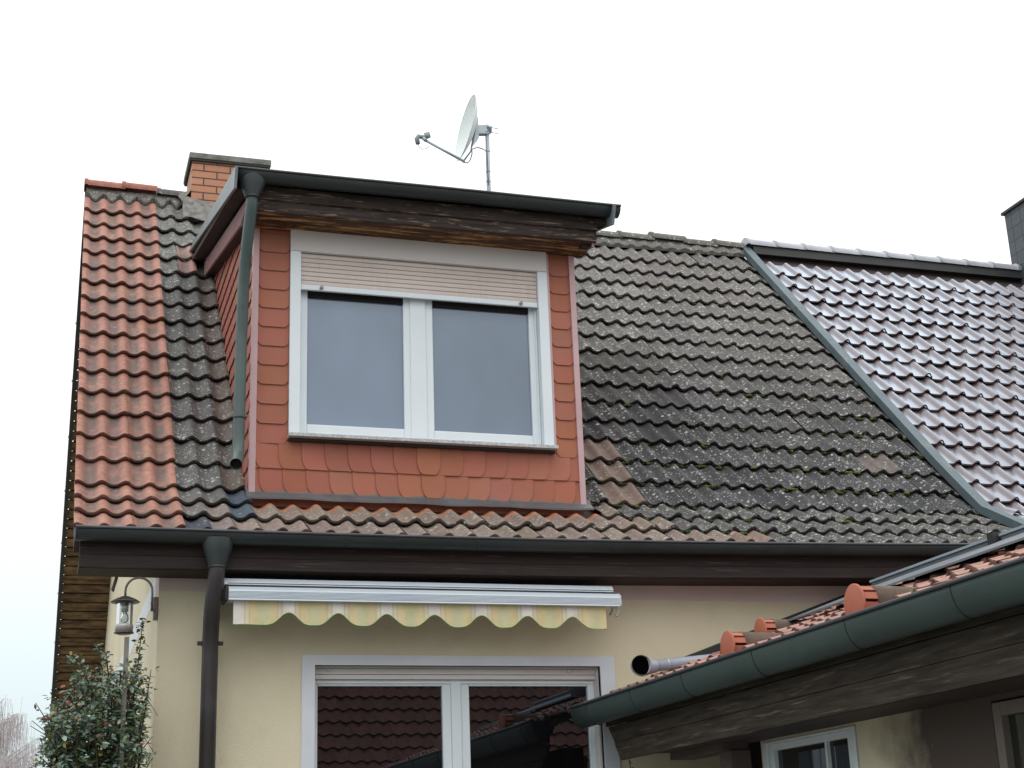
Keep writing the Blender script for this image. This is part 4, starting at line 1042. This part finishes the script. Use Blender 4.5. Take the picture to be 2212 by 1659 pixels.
# flip direction is irrelevant for shading
b.build('red_tile_field', M_tred, an)
XR = 5.78; ZR = 2.563+(XR-3.215)*TA
b = MB(); b.hexa([(3.25, Y0A, 2.49), (XR, Y0A, ZR-.10), (XR, Y1A, ZR-.10), (3.25, Y1A, 2.49)], [(3.25, Y0A, 2.52), (XR, Y0A, ZR-.07), (XR, Y1A, ZR-.07), (3.25, Y1A, 2.52)])
b.hexa([(XR, Y0A, ZR-.10), (8.3, Y0A, 2.44), (8.3, 8.7, 2.44), (XR, 8.7, ZR-.10)], [(XR, Y0A, ZR+.0), (8.3, Y0A, 2.54), (8.3, 8.7, 2.54), (XR, 8.7, ZR+.0)]); b.build('roof_deck', M_brown, an)
b = MB()
fz = lambda x, o: 2.563+(x-3.215)*TA+o
b.hexa([(3.98, YF-.03, fz(3.98, -.03)), (5.4, YF-.03, fz(5.4, -.03)), (5.4, YF-.001, fz(5.4, -.03)), (3.98, YF-.001, fz(3.98, -.03))],
       [(3.98, YF-.03, fz(3.98, .028)), (5.4, YF-.03, fz(5.4, .034)), (5.4, YF-.001, fz(5.4, .04)), (3.98, YF-.001, fz(3.98, .034))])
b.build('wall_flashing', M_black, an)
gp = [(3.238, y, 2.535) for y in [8.90-(8.90-1.6)*i/24 for i in range(25)]]
AGR = .078
ag = gutter('gutter', an, gp, AGR, (1, 0, 0), M_gut2, M_bead, vy=1.6)
gsleeves(ag, [(3.238, y, 2.535) for y in (8.62, 7.90, 7.18, 6.35, 5.48, 4.70, 3.9, 3.1, 2.3)], AGR, (1, 0, 0), M_black, (0, -.018, 0), name='gutter_bracket', grow=.003, vy=1.6)
# fascia boards (angled far end)
b = MB(); b.prism([(3.318, Y0A, 2.402), (3.318, 8.71, 2.402), (3.318, 8.73, 2.49), (3.318, Y0A, 2.49)], (.02, 0, 0)); b.build('upper_fascia_board', M_woodw2, an, .002)
b = MB(); b.prism([(3.328, Y0A, 2.303), (3.328, 8.605, 2.303), (3.328, 8.70, 2.398), (3.328, Y0A, 2.398)], (.022, 0, 0)); b.build('middle_fascia_board', M_woodw2, an, .002)
b = MB(); b.prism([(3.322, Y0A, 2.190), (3.322, 8.505, 2.190), (3.322, 8.600, 2.300), (3.322, Y0A, 2.300)], (.024, 0, 0)); b.build('lower_fascia_board', M_woodw2, an, .003)
b = MB(); b.box(3.349, 3.76, Y0A, 8.30, 2.212, 2.235); b.build('eaves_soffit', M_brown, an)
b = MB(); b.box(3.352, 3.40, Y0A, 8.45, 2.236, 2.45); b.build('eaves_plate', M_brown, an)
b = MB(); b.box(3.56, 3.72, 7.60, 8.32, 2.172, 2.214); b.box(3.56, 3.72, 7.60, 8.32, 2.236, 2.40); b.build('wall_plate_beam', M_brown2, an, .003)
b = MB(); b.box(3.60, 3.72, 7.58, 7.725, 0, 2.171); b.build('porch_post', M_brown2, an, .004)
AXW = 3.773
b = MB()
for y0, y1, z0, z1 in ((7.53, 7.56, 0, 2.4), (6.53, 7.53, 0, .9), (6.53, 7.53, 2.203, 2.4)):
    b.box(AXW, AXW+.25, y0, y1, z0, z1)
b.build('side_wall', M_wall, an)
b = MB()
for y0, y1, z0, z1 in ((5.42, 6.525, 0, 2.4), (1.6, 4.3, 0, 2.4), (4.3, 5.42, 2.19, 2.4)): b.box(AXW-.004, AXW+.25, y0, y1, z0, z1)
def mat_painted_shade():  # shade painted into the render: cream turns dark brown towards low y
    m, nt, b = new_mat('painted_shade_render'); b.inputs['Roughness'].default_value = .9
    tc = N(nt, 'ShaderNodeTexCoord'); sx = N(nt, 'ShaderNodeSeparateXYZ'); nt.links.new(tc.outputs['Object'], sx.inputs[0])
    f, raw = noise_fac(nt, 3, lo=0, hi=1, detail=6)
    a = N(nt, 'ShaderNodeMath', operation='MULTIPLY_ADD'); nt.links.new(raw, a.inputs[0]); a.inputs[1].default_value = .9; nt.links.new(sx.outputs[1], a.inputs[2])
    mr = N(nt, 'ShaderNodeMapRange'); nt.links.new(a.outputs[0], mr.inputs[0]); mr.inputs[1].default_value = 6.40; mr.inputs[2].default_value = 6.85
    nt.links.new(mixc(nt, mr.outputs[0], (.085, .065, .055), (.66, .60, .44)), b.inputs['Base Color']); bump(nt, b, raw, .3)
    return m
b.build('shade_painted_wall', mat_painted_shade(), an)
b = MB(); b.box(AXW, 8.2, 1.4, 1.6, 0, 2.45); b.build('end_wall', M_wall, an)
b = MB(); b.box(8.0, 8.2, 1.6, 8.7, 0, 2.45); b.build('far_wall', M_wall, an)
b = MB(); b.box(4.5, 4.6, 7.56, 8.98, 0, 2.4); b.build('porch_back_wall', M_brown, an)
aw_ = MB(); rect_frame
def yframe(mb, y0, y1, z0, z1, w_, x0, x1, wt=None):
    wt = wt or w_
    mb.box(x0, x1, y0, y0+w_, z0, z1); mb.box(x0, x1, y1-w_, y1, z0, z1); mb.box(x0, x1, y0+w_, y1-w_, z1-wt, z1); mb.box(x0, x1, y0+w_, y1-w_, z0, z0+w_)
b = MB(); yframe(b, 6.535, 7.525, .9, 2.200, .05, AXW-.012, AXW+.06, .012); w1 = b.build('annex_window', M_white, an, .004)
b = MB(); yframe(b, 6.59, 7.47, .95, 2.187, .045, AXW+.004, AXW+.05, .035); b.build('window_sash', M_white, w1, .004)
b = MB(); b.box(AXW+.01, AXW+.03, 6.855, 6.873, 1.0, 2.16); b.build('glazing_bar', M_white, w1)
b = MB(); b.box(AXW+.03, AXW+.034, 6.63, 7.43, 1.0, 2.16); b.build('window_pane', M_glassD, w1)
b = MB(); yframe(b, 4.3, 5.415, 0, 2.182, .055, AXW-.006, AXW+.06); w2 = b.build('annex_door', mat('brown_grey_frame', (.16, .14, .12), (.19, .165, .145), .6, 3), an, .004)
b = MB(); b.box(AXW+.03, AXW+.034, 4.355, 5.36, .05, 2.13); b.build('door_pane', M_glassD, w2)
# vent tiles on the annex roof
def vent(x, y, r, L_=.34, yaw=0.0):
    z = 2.563+(x-3.215)*TA
    # disc
    b = MB(); b.lathe([(0, -.006), (r*.94, -.006), (r, -.003), (r, .004), (0, .004)], (x, y, z+.30*r), (1, 0, .0), 28); v = b.build('roof_vent', M_orange, an)
    b = MB()
    for k in range(0, 7):
        a0 = -.3+k*.58; a1 = a0+.40
        if k > 8: break
        pts = []
        for a in (a0, a1):
            pts.append((a, r*.86)); 
        P = lambda a, rr, xx: Vector((x+xx, y+rr*math.cos(a), z+.30*r+rr*math.sin(a)))
        b.hexa([P(a0, r*.9, .005), P(a1, r*.9, .005), P(a1, r*.78, .005), P(a0, r*.78, .005)], [P(a0, r*.9, .075), P(a1, r*.9, .075), P(a1, r*.78, .075), P(a0, r*.78, .075)])
    b.build('vent_slats', M_orange, v)
    b = MB(); b.lathe([(0, 0), (r*.68, 0), (r*.68, .08), (0, .08)], (x, y, z+.30*r), (1, 0, 0), 20); b.build('vent_core', M_dark, v)
    b = MB(); n = 14; base = 0; K = 6
    for i in range(K+1):
        t = i/K; xx = x+.072+L_*t; zc = z+.30*r-.0+.02*t*0; rr = r*(.93-.06*t)
        for k in range(n+1):
            a = -.35+(PI+.7)*k/n; b.v.append((xx, y+rr*math.cos(a), zc+rr*math.sin(a)+.0))
    for i in range(K):
        for k in range(n):
            p = i*(n+1)+k; b.face([p, p+1, p+n+2, p+n+1], sm=True)
    b.face(list(range(n+1)))
    b.build('vent_hood', M_ventb, v)
vent(3.36, 5.72, .088, .36); vent(3.46, 7.22, .085, .36); vent(4.18, 8.25, .080, .34)

# drain pipe lying on the annex roof
dpp = MB()
px, py = 3.56, 8.72; pz = 2.563+(px-3.215)*TA+.085
axd = Vector((1, 0, .10)).normalized(); st_ = Vector((px+.035, py, pz))
dpp.tube([st_+Vector((-.035, -.05, .005)), st_+Vector((-.030, -.02, .003)), st_+Vector((-.012, .005, 0)), st_+Vector((.03, .012, 0)), st_+axd*.09+Vector((0, .012, 0))], [.062, .062, .060, .048, .040], 20, cap=False)
dpp.tube([st_+axd*.09+Vector((0, .012, 0)), st_+axd*.85+Vector((0, .012, 0))], .036, 18)
pp_ = tag(dpp.build('drain_pipe', M_pvcg), 'short grey plastic pipe with a dark open mouth lying on the low red roof', 'pipe')
b = MB(); b.tube([st_+axd*.16+Vector((0, .012, 0)), st_+axd*.175+Vector((0, .012, 0))], .0385, 18); b.build('pipe_ring', M_galv, pp_)
b = MB(); b.lathe([(0, 0), (.059, 0)], st_+Vector((-.0315, -.026, .003)), (-.2, -1, 0), 20); b.build('mouth_dark_disc', M_ink, pp_)  # black disc across the mouth, painted darkness of the hollow

# solar collectors ------------------------------------------------------------
for i, (ya, yb, lb) in enumerate(((6.93, 8.25, 'grey framed solar panel on the low roof, the one nearer the house wall'), (3.4, 6.87, 'grey framed solar panel on the low roof, cut off by the right picture edge'))):
    t = thing('solar_panel', lb, 'solar panel', 'solar panels on the annex roof')
    xa, xb = 4.98, 5.72
    def zz(x, o): return 2.563+(x-3.215)*TA+o
    b = MB(); b.hexa([(xa, ya, zz(xa, .0)), (xb, ya, zz(xb, .0)), (xb, yb, zz(xb, .0)), (xa, yb, zz(xa, .0))], [(xa, ya, zz(xa, .055)), (xb, ya, zz(xb, .055)), (xb, yb, zz(xb, .055)), (xa, yb, zz(xa, .055))]); b.build('frame', mat('anthracite_frame', (.13, .155, .18), (.15, .18, .20), .45, 3), t)
    b = MB(); b.box(xa-.012, xa+.03, ya, yb, zz(xa, .058), zz(xa, .072)); b.build('frame_lip', mat('sky_lit_frame_lip', (.28, .34, .38), (.33, .39, .43), .4, 3), t)  # sky reflection on the frame's top edge put into a lighter colour
    b = MB(); b.hexa([(xa+.03, ya+.03, zz(xa+.03, .057)), (xb-.03, ya+.03, zz(xb-.03, .057)), (xb-.03, yb-.03, zz(xb-.03, .057)), (xa+.03, yb-.03, zz(xa+.03, .057))], [(xa+.03, ya+.03, zz(xa+.03, .062)), (xb-.03, ya+.03, zz(xb-.03, .062)), (xb-.03, yb-.03, zz(xb-.03, .062)), (xa+.03, yb-.03, zz(xa+.03, .062))]); b.build('glass_cover', M_glassL, t)
    b = MB(); b.hexa([(4.35, ya, zz(4.35, .018)), (xa, ya, zz(xa, .018)), (xa, yb, zz(xa, .018)), (4.35, yb, zz(4.35, .018))], [(4.35, ya, zz(4.35, .030)), (xa, ya, zz(xa, .036)), (xa, yb, zz(xa, .036)), (4.35, yb, zz(4.35, .030))]); b.build('flashing_apron', mat('dull_grey_apron', (.12, .14, .16), (.15, .17, .19), .5, 3), t)
b = MB(); b.box(4.93, 4.99, 6.875, 6.925, 3.19, 3.262); tag(b.build('panel_clamp', M_black), 'small black clamp between the two solar panels on the low roof', 'clamp')

# ================================================================== OPPOSITE HOUSE (behind the camera, seen in the door glass)
op = thing('opposite_house', 'red tiled house across the yard, seen only as a reflection in the terrace door', 'house')
random.seed(77)
def opt(s, x, n): return Vector((x, -4.4-s*.7071-n*.7071, 3.05+s*.7071+n*.7071))
def opt(s, x, n): return Vector((x, -4.4-s*.7071+n*.7071, 3.05+s*.7071+n*.7071))
b = MB(); lay_tiles(b, 1.0, 12.0, [RP*j for j in range(0, 18)], 0, .2, 1, wave(.04), lambda *a: jc((.24, .10, .075), .2, .3), opt, 8)
b.build('tile_field', M_topp, op)
b = MB(); b.prism([(.9, -4.4, 2.95), (.9, -8.4, 6.95), (.9, -12.4, 2.95)], (11.2, 0, 0)); b.build('roof', M_brown, op)
b = MB(); b.box(1.2, 11.8, -12, -4.9, 0, 3.0); b.build('wall', M_wall, op)
gutter('gutter', op, [(.9, -4.32, 3.05), (12.1, -4.32, 3.05)], .07, (0, -1, 0), M_gut, M_bead)

# ================================================================== PLANTS
def mat_leaf(name, cols, rough=.35):
    m, nt, b = new_mat(name); at = N(nt, 'ShaderNodeVertexColor', layer_name='Col')
    nt.links.new(at.outputs['Color'], b.inputs['Base Color']); b.inputs['Roughness'].default_value = rough
    b.inputs['Specular IOR Level'].default_value = .6
    return m
M_leaf = mat_leaf('rose_leaf', None, .38)
M_stem = mat('green_brown_stem', (.07, .06, .03), (.10, .05, .03), .7, 10)
def leaf(mb, p, d, up, L_, W_, col):
    d = d.normalized(); s = d.cross(up)
    if s.length < .05: s = d.orthogonal()
    s.normalize(); n = s.cross(d)
    a = p; c = p+d*L_; m1 = p+d*L_*.45
    l = m1+s*W_*.5+n*W_*.18; r = m1-s*W_*.5+n*W_*.18
    l2 = p+d*L_*.8+s*W_*.3+n*W_*.1; r2 = p+d*L_*.8-s*W_*.3+n*W_*.1
    k = len(mb.v); mb.v += [tuple(a), tuple(l), tuple(l2), tuple(c), tuple(r2), tuple(r)]
    mb.face([k, k+1, k+2, k+3], col=col); mb.face([k, k+3, k+4, k+5], col=col)
def leafcol():
    r = random.random()
    if r < .50: c = (.12, .18, .125)
    elif r < .74: c = (.10, .145, .05)
    elif r < .93: c = (.18, .27, .22)
    elif r < .97: c = (.22, .17, .04)
    else: c = (.22, .06, .035)
    return jc(c, .28, 1)
random.seed(42)
rose = thing('rose_bush', 'tall climbing rose with dark glossy leaves beside the house corner', 'bush')
fb, sb = MB(), MB()
def env(z):            # half width of the bush (x extents) at height z, world
    if z < 2.3: return (.04, .60)
    if z < 2.6: return (.07+.10*(z-2.3), .59)
    if z < 2.78: return (.12+.6*(z-2.6), .58)
    return (.26+2.2*(z-2.78), .57)
for i in range(120):
    zt = random.choice([random.uniform(1.9, 2.75), random.uniform(2.2, 2.8)])
    lo, hi = env(zt); x = random.uniform(lo, hi); y = random.uniform(8.62, 9.25) if x < .5 else random.uniform(8.6, 8.95)
    bx, by = random.uniform(.2, .5), random.uniform(8.8, 9.1)
    mid = Vector(((bx+x)/2+random.uniform(-.05, .05), (by+y)/2, zt*.55)); top = Vector((x, y, zt))
    dr = Vector((random.uniform(-.12, .10), random.uniform(-.14, .02), random.uniform(-.12, .08)))
    path = [Vector((bx, by, 0)), mid, top, top+dr]
    sb.tube(path, [.008, .006, .004, .002], 5)
    for seg, (a, c) in enumerate(((mid, top), (top, top+dr))):
        for q in range(30 if seg == 0 else 14):
            t = random.uniform(.15, 1); p = a.lerp(c, t)+Vector((random.gauss(0, .035), random.gauss(0, .045), random.gauss(0, .04)))
            lo, hi = env(p.z)
            if p.x > hi or p.x < lo-.03: continue
            for r in range(3):
                d = Vector((random.gauss(0, 1), random.gauss(-.3, 1), random.gauss(-.25, .6)))
                leaf(fb, p+d.normalized()*.012, d, Vector((random.gauss(0, .4), random.gauss(-.3, .4), 1)), random.uniform(.020, .048), random.uniform(.014, .032), leafcol())
# slim shoot climbing up the wall and a spray out to the left
for path, n in (([(.50, 8.85, 2.6), (.545, 8.92, 2.8), (.565, 8.96, 3.06)], 70), ([(.2, 8.7, 2.3), (.08, 8.62, 2.42), (-.005, 8.6, 2.545)], 26), ([(.3, 8.7, 2.6), (.21, 8.66, 2.78), (.17, 8.65, 2.79)], 30), ([(.2, 8.7, 2.1), (.05, 8.62, 2.25), (.015, 8.6, 2.215)], 16), ([(.56, 8.9, 2.4), (.60, 8.86, 2.62), (.615, 8.86, 2.76)], 22), ([(.40, 8.9, 2.6), (.36, 8.8, 2.84), (.30, 8.75, 2.87)], 30)):
    P = [Vector(p) for p in path]; sb.tube(P, [.005, .004, .002], 5)
    for q in range(n):
        t = random.random()*2; i = min(1, int(t)); p = P[i].lerp(P[i+1], t-i)+Vector((random.gauss(0, .014), random.gauss(0, .02), random.gauss(0, .012)))
        for r in range(2):
            d = Vector((random.gauss(0, 1), random.gauss(-.3, 1), random.gauss(-.1, .6)))
            leaf(fb, p, d, Vector((random.gauss(0, .4), random.gauss(-.3, .4), 1)), random.uniform(.024, .042), random.uniform(.015, .026), leafcol())
fb.build('foliage', M_leaf, rose); sb.build('stems', M_stem, rose)
# creeper tips in front of the porch wall
cr = thing('creeper', 'thin green creeper tips against the cream wall below the annex gutter end', 'plant')
fb, sb = MB(), MB()
P = [Vector(p) for p in ((3.50, 8.97, 0), (3.56, 8.97, 1.9), (3.57, 8.96, 2.14), (3.55, 8.95, 2.225))]
sb.tube(P, .003, 5); sb.tube([P[1], Vector((3.66, 8.96, 2.10))], .002, 5)
for q in range(26):
    p = random.choice([P[1].lerp(P[2], random.random()), P[2].lerp(P[3], random.random()), P[1].lerp(Vector((3.66, 8.96, 2.1)), random.random())])
    d = Vector((random.gauss(0, 1), random.gauss(-.5, .5), random.gauss(0, .6))); leaf(fb, p, d, Vector((0, -.5, 1)), .022, .014, (.06, .13, .04, 1))
fb.build('foliage', M_leaf, cr); sb.build('stems', M_stem, cr)

# distant bare birch
random.seed(8)
tr = thing('birch_tree', 'pale bare birch far away at the lower left edge', 'tree')
tb, cb = MB(), MB()
base = Vector((-1.15, 40, 0)); tb.tube([base, base+Vector((.05, 0, 2)), base+Vector((0, .1, 4)), base+Vector((.08, 0, 6))], [.11, .09, .05, .01], 8)
for i in range(46):
    h = random.uniform(2.2, 5.9); a = random.uniform(0, 2*PI); L_ = (6.6-h)*.42+.25
    s0 = base+Vector((0, 0, h)); e0 = s0+Vector((math.cos(a)*L_, math.sin(a)*L_, L_*.75)); tb.tube([s0, (s0+e0)/2+Vector((0, 0, .08)), e0], [.02, .012, .005], 5)
    for q in range(60):
        t = random.uniform(.25, 1); p = s0.lerp(e0, t); x = Vector((random.gauss(0, .12), random.gauss(0, .12), 0))
        ln = random.uniform(.3, .9); w_ = .0035
        p1 = p+x; p2 = p1+Vector((random.gauss(0, .08), random.gauss(0, .08), .04)); p3 = p2+Vector((random.gauss(0, .06), 0, -ln))
        for A, B in ((p, p1), (p1, p2), (p2, p3)):
            cb.poly([A+Vector((-w_, 0, 0)), A+Vector((w_, 0, 0)), B+Vector((w_, 0, 0)), B+Vector((-w_, 0, 0))])
M_twig = mat('pale_twig', (.46, .42, .42), (.54, .50, .50), .9, 3)
tb.build('trunk', mat('birch_bark', (.45, .43, .42), (.3, .28, .27), .9, 3), tr); cb.build('crown', M_twig, tr)
